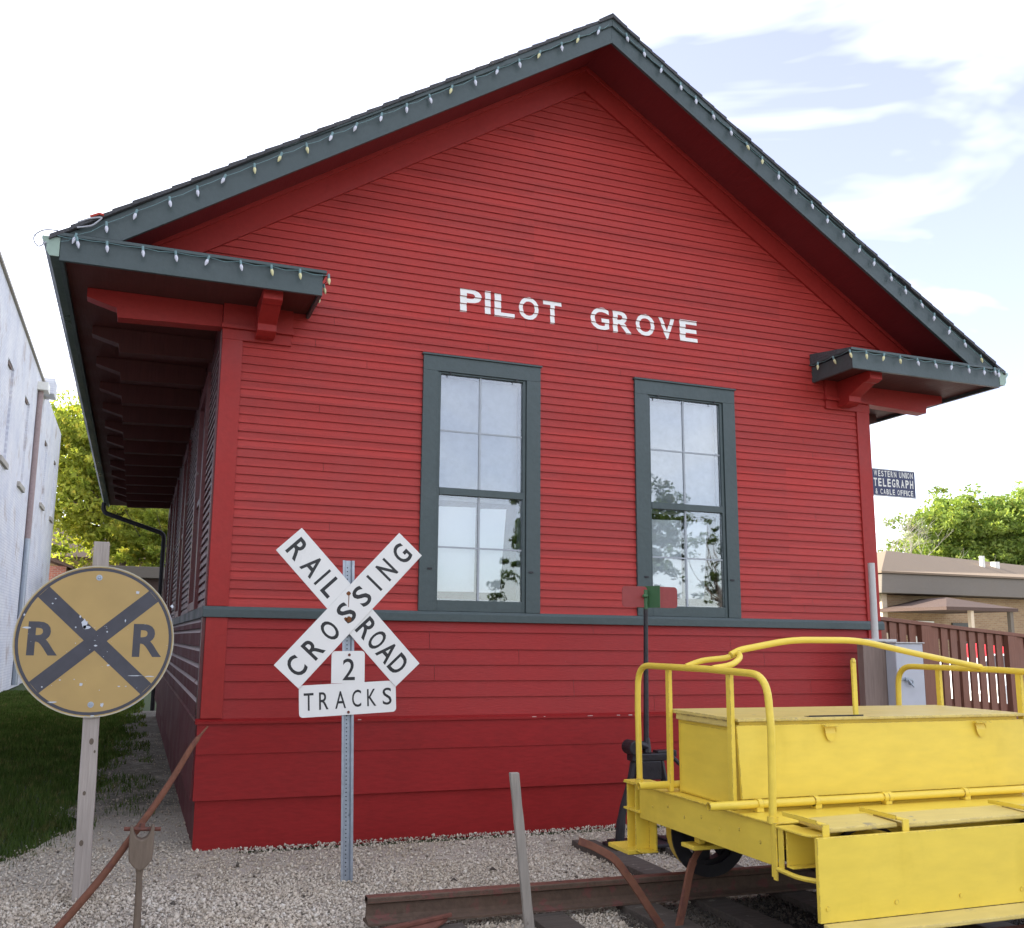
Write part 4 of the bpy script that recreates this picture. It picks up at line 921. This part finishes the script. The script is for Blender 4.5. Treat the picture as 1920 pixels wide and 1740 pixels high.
# wheels
def wheel(x, y, s):
    zc = .183+.250; w = MB(); r = .250
    w.ring((x, zc), 'y', r, r-.028, y-.045, y+.045, 40); t = w.build('wheel', 'yellow', ct, smooth=True)
    f = MB().ring((x, zc), 'y', r+.020, r-.05, *sorted((y+s*.0455, y+s*.060)), 40); f.ring((x, zc), 'y', r-.029, r-.075, y-.030, y+.030, 40); f.build('flange', 'black_iron', t, smooth=True)
    d = MB()
    for k in range(6):
        a = 2*math.pi*k/6+.3; c_, s_ = math.cos(a), math.sin(a)
        d.hexa([(x+.04*c_-q*s_, y+yy, zc+.04*s_+q*c_) for yy in (-.010, .010) for q in (-.04, .04)]+[(x+(r-.06)*c_-q*s_, y+yy, zc+(r-.06)*s_+q*c_) for yy in (-.010, .010) for q in (-.06, .06)])
    d.cyl((x, y-.06, zc), (x, y+.06, zc), .05, n=18); d.build('disc', 'black_iron', t); return t
for x in (2.84, 3.98):
    wheel(x, -2.372, -1); wheel(x, -3.80, 1)
    MB().cyl((x, -3.74, .433), (x, -2.43, .433), .024, n=12).build('axle', 'black_iron', ct, smooth=True)
m = MB().box(2.95, 3.85, -3.25, -2.75, .36, .511).cyl((3.2, -3.3, .40), (3.2, -2.7, .40), .10, n=20).box(2.66, 3.10, -2.56, -2.50, .40, .52); m.build('engine', 'black_iron', ct, bevel=.01)

# ================================================================= LOOSE TOOLS
def flatbar(path, w, th, mb=None):
    """flat bar swept in the x-z plane with the flat side facing -y"""
    mb = mb or MB(); P = [Vector(p) for p in path]; vs = []; n = len(P)
    for i, p in enumerate(P):
        t = (P[min(i+1, n-1)]-P[max(i-1, 0)]); t.y = 0; t.normalize(); q = Vector((-t.z, 0, t.x))*(w[i] if hasattr(w, '__len__') else w)/2
        vs += [p+q+Vector((0, -th/2, 0)), p-q+Vector((0, -th/2, 0)), p-q+Vector((0, th/2, 0)), p+q+Vector((0, th/2, 0))]
    fs = [(0, 1, 2, 3), (4*n-1, 4*n-2, 4*n-3, 4*n-4)]
    for i in range(n-1):
        for k in range(4): fs.append((4*i+k, 4*i+4+k, 4*i+4+(k+1) % 4, 4*i+(k+1) % 4))
    return mb.add(vs, fs)
tg_ = thing('rail_tongs', (2.32, -2.82, 0), 'rusty iron rail tongs with two splayed handles leaning in front of the rail', 'tongs')
p1 = fillet([(1.80, -2.75, .492), (1.87, -2.76, .466), (1.985, -2.80, .405), (2.09, -2.81, .27), (2.275, -2.83, .005)], .05, 4)
flatbar(p1, [.040]*6+[.042]*(len(p1)-6), .018).build('handle', 'rust_bright', tg_, bevel=.004)
p2 = fillet([(2.585, -2.80, .468), (2.50, -2.80, .400), (2.445, -2.82, .325), (2.40, -2.83, .18), (2.335, -2.85, .005)], .05, 4)
flatbar(p2, [.030]*6+[.042]*(len(p2)-6), .018).build('handle', 'rust_bright', tg_, bevel=.004)
MB().cyl((2.305, -2.88, .02), (2.305, -2.80, .02), .022, n=12).build('pivot', 'rust', tg_)
flatbar(fillet([(2.27, -2.84, .01), (2.33, -2.84, -.02), (2.36, -2.84, -.06)], .02, 3), .04, .02).build('jaw', 'rust', tg_)
flatbar(fillet([(2.34, -2.86, .01), (2.28, -2.86, -.02), (2.25, -2.86, -.06)], .02, 3), .04, .02).build('jaw', 'rust', tg_)
# wooden stake in front of the rail
vs = []; n = 10
for i in range(n+1):
    t = i/n; c_ = Vector((1.553-.088*t, -2.66+.02*t, .02+.825*t)); h = .027-.001*t+.0012*math.sin(i*2.1); hy = .014
    vs += [(c_.x-h, c_.y-hy, c_.z), (c_.x+h, c_.y-hy, c_.z), (c_.x+h, c_.y+hy, c_.z), (c_.x-h, c_.y+hy, c_.z)]
fs = [(3, 2, 1, 0), (4*n, 4*n+1, 4*n+2, 4*n+3)]
for i in range(n):
    for k in range(4): fs.append((4*i+k, 4*i+(k+1) % 4, 4*i+4+(k+1) % 4, 4*i+4+k))
tag(MB().add(vs, fs).build('wooden_stake', 'old_wood', bevel=.005), 'weathered grey wooden stake standing in front of the rail', 'stake')
# pry bar (leans)
P = fillet([(-.860, -1.93, -.03), (-.60, -1.90, .275), (-.30, -1.88, .715), (-.165, -1.87, .965), (-.095, -1.87, 1.052)], .14, 6)
r_ = [.0215-.008*i/len(P) for i in range(len(P))]; r_[-1] = .004; r_[-2] = .007; r_[-3] = .010
tag(MB().tube(P, r_, 10).build('pry_bar', 'rust_bright', smooth=True), 'long rusty pry bar with a curved tip leaning across the spade handle', 'pry bar')
# D-handled spade, handle up
sp = thing('spade', (-.405, -1.97, 0), 'old wooden D-handled spade standing handle-up at the lower left', 'spade')
def yy(z): return -1.965
s_ = MB(); s_.tube([(-.407, yy(0), -.02), (-.408, yy(0), .16), (-.412, yy(0), .30), (-.412, yy(0), .335)], [.021, .0185, .0165, .024], 14); s_.build('shaft', 'dark_wood', sp, smooth=True)
g = MB()   # yoke: solid cup that opens into two arms
outer = [(-.443, .338), (-.412, .318), (-.381, .338), (-.354, .372), (-.349, .42), (-.350, .548), (-.365, .548), (-.372, .515), (-.388, .488), (-.412, .478), (-.436, .488), (-.452, .515), (-.459, .548), (-.474, .548), (-.475, .42), (-.470, .372)]
g.prism(outer, 'y', -2.000, -1.930); g.build('yoke', 'dark_wood', sp, bevel=.016, seg=4, smooth=True)
MB().tube([(-.505, -1.965, .534), (-.318, -1.965, .524)], .011, 10).build('crossbar', 'rust', sp, smooth=True)
MB().box(-.428, -.398, -1.972, -1.958, .530, .560).build('strap', 'rust', sp)

# ================================================================= RIGHT SIDE OF THE DEPOT
mt = thing('meter_cabinet', (6.3, -.3, 0), 'grey metal electric cabinet on a weathered board beside the depot corner', 'electrical cabinet')
MB().box(5.945, 6.26, -.335, -.255, .0, 1.585).build('board', 'plywood', mt, bevel=.003)
cb_ = MB().box(6.205, 6.535, -.47, -.336, .55, 1.572).build('cabinet', 'grey_box', mt, bevel=.01)
MB().box(5.925, 6.33, -.36, -.24, 1.5855, 1.610).box(6.20, 6.545, -.485, -.3361, 1.573, 1.583).build('cap', 'conduit', mt, bevel=.003)
m = MB(); m.cyl((6.30, -.47, 1.24), (6.30, -.50, 1.24), .018); m.box(6.22, 6.34, -.480, -.4705, 1.23, 1.25); m.ring((6.345, 1.215), 'y', .03, .02, -.497, -.487, 20); m.tube([(6.30, -.50, 1.24), (6.36, -.51, 1.17)], .008, 8); m.build('latch', 'galv', cb_)
MB().tube([(6.128, -.30, 1.61), (6.128, -.30, 2.335)], .032, 16).build('conduit', 'conduit', mt, smooth=True)
m = MB(); m.tube([(6.0, -.03, .92), (6.0, -.16, .92)], .02, 10); m.cyl((6.0, -.16, .92), (6.0, -.18, .92), .045, n=12); m.tube([(6.0, -.12, .92), (6.0, -.12, .84)], .016, 8)
tag(m.build('wall_tap', 'trim', smooth=True), 'small red water tap on the depot skirt beside the cabinet', 'tap')
# telegraph sign
ts = thing('telegraph_sign', (6.47, .12, 3.2), 'navy blue WESTERN UNION TELEGRAPH sign jutting from the depot side wall', 'sign')
tx0, tx1, tz0, tz1 = 6.560, 7.140, 3.082, 3.372
MB().box(tx0, tx1, .100, .106, tz0, tz1).build('panel', 'navy', ts, bevel=.002)
def fit_row(text, x0, x1, cz, h):
    ws = {'I': .45, ' ': .55, 'W': 1.3, 'N': 1.05, 'U': 1.0}; tot = sum(ws.get(c, .95) for c in text); x = x0; out = []
    for c in text:
        w = (x1-x0)*ws.get(c, .95)/tot
        if c != ' ': out.append((c, x+w/2, cz, w*.72, h))
        x += w
    return out
m = MB(); letters(m, fit_row('WESTERN UNION', tx0+.03, tx1-.02, 3.322, .062), .0992, bold=.02); letters(m, fit_row('TELEGRAPH', tx0+.02, tx1-.02, 3.228, .086), .0992, bold=.03); letters(m, fit_row('& CABLE OFFICE', tx0+.04, tx1-.03, 3.132, .056), .0992, bold=.02)
m.build('lettering', 'white_enamel', ts, recalc=False)
m = MB()
for a in ((tx0+.006, tx1-.006, tz1-.009, tz1-.005), (tx0+.006, tx1-.006, tz0+.005, tz0+.009)): m.box(a[0], a[1], .0988, .0996, a[2], a[3])
m.build('border', 'white_enamel', ts)
MB().box(6.465, 6.51, .107, .113, 3.1, 3.35).build('bracket', 'black_iron', ts)

# ramp railing
def fence(name, label, y, xa, xb, za, zb, n, th=.09, gap=.045, z_low=.95):
    t = thing(name, (xa, y, 0), label, 'railing', 'brown ramp railings')
    zz = lambda x: za+(zb-za)*(x-xa)/(xb-xa)
    m = MB(); m.hexa([(xa, y-.07, zz(xa)-.04), (xb, y-.07, zz(xb)-.04), (xb, y+.07, zz(xb)-.04), (xa, y+.07, zz(xa)-.04), (xa, y-.07, zz(xa)), (xb, y-.07, zz(xb)), (xb, y+.07, zz(xb)), (xa, y+.07, zz(xa))]); m.build('top_rail', 'brown', t, bevel=.003)
    m = MB(); m.hexa([(xa, y-.02, zz(xa)-.16), (xb, y-.02, zz(xb)-.16), (xb, y+.02, zz(xb)-.16), (xa, y+.02, zz(xa)-.16), (xa, y-.02, zz(xa)-.0405), (xb, y-.02, zz(xb)-.0405), (xb, y+.02, zz(xb)-.0405), (xa, y+.02, zz(xa)-.0405)])
    m.hexa([(xa, y-.02, zz(xa)-1.02), (xb, y-.02, zz(xb)-1.02), (xb, y+.02, zz(xb)-1.02), (xa, y+.02, zz(xa)-1.02), (xa, y-.02, zz(xa)-.92), (xb, y-.02, zz(xb)-.92), (xb, y+.02, zz(xb)-.92), (xa, y+.02, zz(xa)-.92)]); m.build('lower_rail', 'brown', t)
    x = xa+.03; k = 0
    while x < xb-.05:
        if k % 9 == 8: w, y0_, zt = .14, y-.09, 0
        else: w, y0_, zt = th, y-.045, 0
        MB().hexa([(x, y0_-.002, zz(x)-(1.1 if w < .1 else zz(x))), (x+w, y0_-.002, zz(x)-(1.1 if w < .1 else zz(x))), (x+w, y-.0205, zz(x)-(1.1 if w < .1 else zz(x))), (x, y-.0205, zz(x)-(1.1 if w < .1 else zz(x))), (x, y0_-.002, zz(x)-.045), (x+w, y0_-.002, zz(x+w)-.045), (x+w, y-.0205, zz(x+w)-.045), (x, y-.0205, zz(x)-.045)]).build('picket' if w < .1 else 'post', 'brown', t)
        x += w+gap; k += 1
    return t
fence('ramp_railing', 'brown picket ramp railing nearest the depot corner, sloping down to the right', .75, 6.55, 12.5, 1.905, 1.45, 0)
fence('ramp_railing', 'brown ramp railing farther back, showing over the top rail of the nearer one', 2.15, 6.62, 12.5, 2.03, 1.56, 0, gap=.42)
m = MB().hexa([(6.5, .80, .68), (12.6, .80, .23), (12.6, 2.1, .23), (6.5, 2.1, .68), (6.5, .80, .80), (12.6, .80, .35), (12.6, 2.1, .35), (6.5, 2.1, .80)])
tag(m.build('ramp', 'brown'), 'brown boarded access ramp between the two picket railings', 'ramp')

# ================================================================= BACKGROUND RIGHT
bb = thing('brick_building', (31, 24, 0), 'low tan brick building with grey mansard band and tan hip roof', 'building')
ya = 22.0
MB().box(27.45, 60, ya+.35, 36, 0, 3.55).build('wall', 'tan_brick', bb)
MB().hexa([(26.75, ya-.35, 3.58), (60, ya-.35, 3.58), (60, 36.7, 3.58), (26.75, 36.7, 3.58), (27.15, ya+.0, 4.38), (60, ya, 4.38), (60, 36.3, 4.38), (27.15, 36.3, 4.38)]).build('mansard', 'fascia_grey', bb, bevel=.02)
MB().box(27.05, 60, ya-.08, 36.4, 4.385, 4.46).build('roof_edge', 'roof_tan', bb)
r_ = MB(); r_.add([(27.1, ya-.02, 4.465), (60, ya-.02, 4.465), (60, 36.3, 4.465), (27.1, 36.3, 4.465), (31.2, 26, 5.78), (56, 33, 5.9)], [(0, 1, 5, 4), (1, 2, 5), (2, 3, 4, 5), (3, 0, 4)]); r_.build('roof', 'roof_tan', bb)
MB().box(27.25, 27.5, ya+.2, ya+.45, 0, 3.57).build('corner_pier', 'beige_trim', bb)
pr = MB(); pr.add([(27.2, 19.0, 2.98), (30.7, 19.0, 2.98), (30.7, 22.3, 2.98), (27.2, 22.3, 2.98), (28.9, 20.6, 3.42), (29.3, 22.3, 3.42)], [(0, 1, 5, 4), (1, 2, 5), (3, 0, 4), (0, 3, 2, 1), (4, 5, 3)]); pr.box(27.2, 30.7, 19.0, 22.3, 2.86, 2.979); pr.build('porch_roof', 'brown_roof', bb)
MB().box(28.45, 28.6, 19.1, 19.25, 0, 2.859).build('porch_post', 'beige_trim', bb); MB().box(30.4, 30.55, 19.1, 19.25, 0, 2.859).build('porch_post', 'fascia_grey', bb)
MB().box(28.95, 29.95, ya+.30, ya+.349, .1, 2.55).build('door', 'white_enamel', bb, bevel=.01)
MB().box(29.3+1.6, 31.9, ya+.28, ya+.349, 1.0, 2.5).build('window', 'inside', bb)
v = MB().cyl((38.0, 27, 4.4), (38.0, 27, 5.9), .12).cyl((39.4, 27.5, 4.4), (39.4, 27.5, 5.7), .2); v.build('roof_vent', 'white_enamel', bb)

def car(label, x, y, L_, mat, flip=1, Z=0):
    t = thing('parked_car', (x, y, 0), label, 'car', 'cars parked beyond the ramp')
    pr = [(-2.15, .35), (-2.2, .60), (-2.1, .82), (-1.25, .93), (-.62, 1.40), (.75, 1.43), (1.45, .98), (2.05, .90), (2.18, .6), (2.12, .35)]
    b = MB().prism([(x+flip*p[0], p[1]) for p in pr], 'y', y-.85, y+.85).build('body', mat, t, bevel=.08, seg=3, smooth=True)
    gl = [(-1.10, .95), (-.58, 1.34), (.70, 1.37), (1.28, .97)]
    MB().prism([(x+flip*p[0], p[1]) for p in gl], 'y', y-.862, y-.85).prism([(x+flip*p[0], p[1]) for p in gl], 'y', y+.85, y+.862).build('window', 'black_iron', t)
    MB().hexa([(x+flip*-1.18, y-.7, 1.0), (x+flip*-1.18, y+.7, 1.0), (x+flip*-1.12, y+.7, 1.0), (x+flip*-1.12, y-.7, 1.0), (x+flip*-.70, y-.62, 1.37), (x+flip*-.70, y+.62, 1.37), (x+flip*-.64, y+.62, 1.37), (x+flip*-.64, y-.62, 1.37)]).build('windscreen', 'black_iron', t)
    for wx in (-1.35, 1.35):
        for s in (-1, 1):
            w = MB().cyl((x+wx, y+s*.70, .33), (x+wx, y+s*.90, .33), .33, n=24).build('wheel', 'tyre', t, smooth=True)
            MB().cyl((x+wx, y+s*.901, .33), (x+wx, y+s*.91, .33), .2, n=20).build('rim', 'galv', w)
    for s in (-1, 1): MB().box(*sorted((x+flip*-2.19, x+flip*-2.10)), y+s*.62-.14, y+s*.62+.14, .62, .74).build('headlight', 'white_enamel', t)
    return t
car('low white parked car glimpsed through the railing right of the meter cabinet', 17.4, 7.2, 4.3, 'car_white')
vn = thing('parked_van', (20.3, 10, 0), 'white van with a bright red upper body, glimpsed between the ramp pickets', 'van')
b = MB().prism([(17.9, .35), (17.8, .9), (18.1, 1.10), (18.9, 1.28), (22.9, 1.28), (23.0, .35)], 'y', 9.1, 10.9).build('body', 'car_white', vn, bevel=.05, seg=3, smooth=True)
MB().prism([(18.95, 1.285), (19.5, 1.86), (22.8, 1.86), (22.9, 1.285)], 'y', 9.12, 10.88).build('upper_body', 'car_red', vn, bevel=.05, seg=3, smooth=True)
MB().prism([(20.6, 1.45), (20.6, 1.72), (22.2, 1.72), (22.2, 1.45)], 'y', 9.105, 9.119).build('window', 'black_iron', vn)
MB().prism([(17.85, 1.0), (22.95, 1.0), (22.95, 1.03), (17.85, 1.03)], 'y', 9.09, 9.0995).build('trim_strip', 'black_iron', vn)
for wx in (18.9, 22.0):
    for y0_, y1_ in ((9.05, 9.25), (10.75, 10.95)):
        w = MB().cyl((wx, y0_, .35), (wx, y1_, .35), .35, n=24).build('wheel', 'tyre', vn, smooth=True); MB().cyl((wx, y0_-.01, .35), (wx, y0_-.0005, .35), .2, n=20).build('rim', 'galv', w)
MB().box(17.78, 17.86, 9.3, 9.6, .65, .85).build('headlight', 'white_enamel', vn)

# ================================================================= LEFT: WHITE BRICK BUILDING
wb = thing('white_brick_building', (-6, 20, 0), 'tall white painted brick building along the left edge with bricked-up windows', 'building')
XW = -3.79
def wall_holes(x, ya, yb, z1, holes, parent):
    m = MB(); ys_ = [ya]
    for h in holes: ys_ += [h[0], h[1]]
    ys_.append(yb)
    for i in range(0, len(ys_), 2): m.box(x-.35, x, ys_[i], ys_[i+1], 0, z1)
    for h in holes: m.box(x-.35, x, h[0]+.0, h[1]-.0, 0, h[2]); m.box(x-.35, x, h[0], h[1], h[3], z1)
    m.build('wall', 'white_brick', parent)
    for h in holes:
        MB().box(x-.34, x-.06, h[0]+.001, h[1]-.001, h[2]+.001, h[3]-.001).build('bricked_window', 'white_brick', parent)
        MB().box(x-.05, x+.07, h[0]-.08, h[1]+.08, h[2]-.13, h[2]-.001).build('window_sill', 'concrete', parent)
        MB().box(x-.059, x-.02, h[0]+.3, h[1]-.3, h[3]-.08, h[3]-.002).build('lintel', 'plywood', parent)
hA = [(12.3, 13.4, 5.72, 8.12), (16.75, 17.95, 5.72, 8.12), (20.55, 21.75, 5.68, 8.12)]
wall_holes(XW, -6.0, 25.6, 9.52, hA, wb)  # near end run on out of view to shade the cart and signs
wall_holes(XW-.05, 25.601, 33.4, 9.62, [(27.3, 28.5, 6.0, 8.2), (31.3, 32.4, 6.0, 8.2)], wb)
MB().box(-20, XW-.351, -6.0, 33.4, 0, 9.4).build('wall', 'white_brick', wb)
MB().box(-20, XW+.06, -6.05, 25.4, 9.53, 9.60).build('coping', 'concrete', wb)
MB().box(XW-.3, XW+.34, 24.7, 25.6, 9.2, 9.72).build('chimney_block', 'white_brick', wb, bevel=.02)
m = MB().tube([(XW+.08, 23.45, 4.4), (XW+.08, 23.45, 8.95)], .085, 12); m.build('downpipe', 'old_pipe', wb, smooth=True)
MB().tube([(XW+.08, 23.45, .1), (XW+.08, 23.45, 4.399)], .085, 12).build('downpipe', 'galv', wb, smooth=True)
MB().box(XW-.02, XW+.3, 23.2, 23.8, 8.95, 9.2).build('conductor_head', 'white_enamel', wb)
# far houses behind the alley
h1 = thing('house', (-3, 44, 0), 'beige house with a dark brown roof at the end of the alley', 'house')
MB().box(-9, 6, 43, 50, 0, 5.3).build('wall', 'beige', h1)
MB().prism([(42.3, 5.15), (46.2, 7.0), (46.8, 7.0), (50.7, 5.15), (50.7, 5.35), (46.5, 7.25), (42.3, 5.35)], 'x', -9.5, 0.6).build('roof', 'brown_roof', h1)
MB().hexa([(.7, 42.6, 5.0), (6.3, 42.6, 5.0), (6.3, 50, 5.0), (.7, 50, 5.0), (.7, 42.6, 5.15), (6.3, 42.6, 5.15), (6.3, 50, 5.5), (.7, 50, 5.5)]).build('roof', 'fascia_grey', h1)
m = MB()
for x in (-3.2, -1.4, 1.6): m.box(x, x+.9, 42.95, 42.999, 3.0, 4.5)
m.build('window', 'inside', h1)
h2 = thing('shed', (-3.6, 36.5, 0), 'small red brick shed at the foot of the white building', 'shed')
MB().box(-5.2, -3.35, 35.2, 37.6, 0, 4.4).build('wall', 'red_brick', h2); MB().prism([(-5.3, 5.1), (-3.1, 4.3), (-3.1, 4.42), (-5.3, 5.22)], 'y', 35.0, 37.8).build('roof', 'brown_roof', h2)
h3 = thing('wooden_shed', (.2, 27, 0), 'dark low shed at the far end of the alley behind the depot', 'shed')
MB().box(-1.7, 4.4, 27.5, 31, 0, 3.55).build('wall', 'brown_roof', h3)
MB().box(-1.9, 4.6, 27.2, 31.3, 3.555, 3.95).build('roof', 'fascia_grey', h3, bevel=.02)

# ================================================================= TREES
def leaves(center, rad, n_clump, n_leaf, size, seed, hollow=.45, cl=.13):
    r = np.random.default_rng(seed)
    d = r.normal(size=(n_clump, 3)); d /= np.linalg.norm(d, axis=1)[:, None]
    rr_ = (hollow+(1-hollow)*r.random(n_clump)**.6)
    # lobed outline
    lob = 1+.10*np.sin(3*np.arctan2(d[:, 1], d[:, 0])+seed)+.12*np.sin(5*d[:, 2]+seed*2)+r.normal(0, .07, n_clump)
    C = np.array(center)+d*rr_[:, None]*lob[:, None]*np.array(rad)
    cs = r.uniform(.5, 1.3, n_clump)*min(rad)*cl
    P = np.repeat(C, n_leaf, 0); q = r.normal(size=(len(P), 3)); q /= np.linalg.norm(q, axis=1)[:, None]
    P = P+q*np.repeat(cs, n_leaf)[:, None]*(r.random(len(P))**.45)[:, None]*np.array([1.25, 1.25, .75])
    n = len(P); a = r.normal(size=(n, 3)); a /= np.linalg.norm(a, axis=1)[:, None]; b_ = np.cross(a, r.normal(size=(n, 3))); b_ /= np.linalg.norm(b_, axis=1)[:, None]
    s = size*r.uniform(.6, 1.3, n)[:, None]
    V = np.stack([P-a*s, P-b_*s*.45, P+a*s, P+b_*s*.45], 1).reshape(-1, 3)
    tone = np.repeat(np.clip(np.repeat(r.random(n_clump), n_leaf)*.6+r.random(n)*.4, 0, 1), 4)
    return V, np.arange(4*n).reshape(-1, 4), tone, C
def tree(name, label, base, h, center, rad, mat, seed, n_clump=150, n_leaf=110, size=.16, group=None, hollow=.45, trunk_r=.28, bark='bark'):
    t = thing(name, base, label, 'tree', group); r = random.Random(seed)
    V, F, tone, C = leaves(center, rad, n_clump, n_leaf, size, seed, hollow)
    raw('crown', V, F, mat, t, tone)
    m = MB(); bx_, by_, bz_ = base; fork = Vector((center[0], center[1], center[2]-rad[2]*.65))
    m.tube([(bx_, by_, bz_-.1), (bx_+.1, by_, bz_+(fork.z-bz_)*.5), tuple(fork)], [trunk_r*1.25, trunk_r, trunk_r*.8], 12)
    idx = list(range(len(C))); r.shuffle(idx)
    for i in idx[:26]:
        c = Vector(C[i]); mid = fork.lerp(c, .5)+Vector((r.uniform(-.3, .3), r.uniform(-.3, .3), -.2)); m.tube([tuple(fork), tuple(mid), tuple(c)], [trunk_r*.45, trunk_r*.22, trunk_r*.06], 6)
    m.build('trunk', bark, t, smooth=True); return t
tree('leafy_tree', 'yellow green tree filling the end of the alley beside the white building', (-1.5, 39, 0), 14, (-.8, 38, 8.9), (5.2, 3.6, 3.7), 'leaf_yellow', 3, 1300, 75, .125, hollow=.2)
tree('leafy_tree', 'low yellow shrubby tree behind the downspout at the alley end', (1.2, 34, 0), 7, (.8, 34, 5.6), (2.6, 1.8, 2.0), 'leaf_yellow', 9, 300, 60, .10, hollow=.2, trunk_r=.12)
tree('leafy_tree', 'large round green tree behind the low tan brick building', (56, 42, 0), 12, (56.6, 42, 7.0), (8.9, 5.5, 4.9), 'leaf_green', 5, 1900, 75, .17, hollow=.15, trunk_r=.4)
# across the road behind the viewer: seen as reflections in the window glass
tree('leafy_tree', 'tree across the road, mirrored at the lower right of the left gable window', (18.6, -30, 0), 9, (18.6, -30, 5.4), (4.5, 3, 4.0), 'leaf_dark', 21, 420, 110, .10, hollow=.3)
tree('leafy_tree', 'sparse tree across the road, mirrored in the lower sash of the right gable window', (25.4, -30, 0), 7, (25.3, -30, 5.2), (1.9, 1.9, 2.8), 'leaf_dark', 22, 90, 22, .09, hollow=.2, trunk_r=.12)
V, F, tone, C = leaves((14, -32, 1.3), (16, 1.2, 1.3), 700, 50, .14, 33, .2, .5)
tag(raw('hedge', V, F, 'leaf_dark', tone=tone), 'long low hedge across the road behind the viewpoint', 'hedge')
def bare(name, label, base, h, seed, spread=.5, r0=.09, depth=6, mat='pale_bark'):
    t = thing(name, base, label, 'tree'); r = random.Random(seed); m = MB(); tw = MB()
    def grow(p, d, l, rad, k):
        q = p+d*l; mid = p.lerp(q, .5)+Vector((r.uniform(-1, 1), r.uniform(-1, 1), 0))*l*.06
        (m if k > depth-2 else tw).tube([p, mid, q], [rad, rad*.85, rad*.68], 5 if k > 2 else 3, caps=False)
        if k == 0: return
        for _ in range(3 if k > 2 else 2):
            nd = (d+Vector((r.gauss(0, spread), r.gauss(0, spread), r.gauss(.12, spread*.6)))).normalized(); grow(q, nd, l*r.uniform(.66, .85), rad*.62, k-1)
    grow(Vector(base), Vector((0, 0, 1)), h*.26, r0, depth); m.build('trunk', mat, t, smooth=True); tw.build('twigs', mat, t); return t
bare('bare_tree', 'thin leafless tree against the sky just right of the depot corner', (44.3, 40, 0), 11.0, 4, r0=.085, spread=.40)
bare('bare_tree', 'bare branches showing above the roof of the white brick building', (-5.4, 40, 4), 12.5, 8, r0=.14)

# ================================================================= WIRES
for pts, lb in (([(-12, 20, 20.5), (-4.822, 20, 13.52), (-3.72, 20, 12.45), (0, 20, 9.2)], 'thin overhead wire crossing the sky at the far left edge'),
                ([(-9.0, 30, 14.5), (-5.0, 30, 12.6), (2, 30, 9.6)], 'thin lower overhead wire behind the left roof corner')):
    tag(MB().tube(pts, .011, 5).build('overhead_wire', 'cable', smooth=True), lb, 'wire', 'overhead wires')
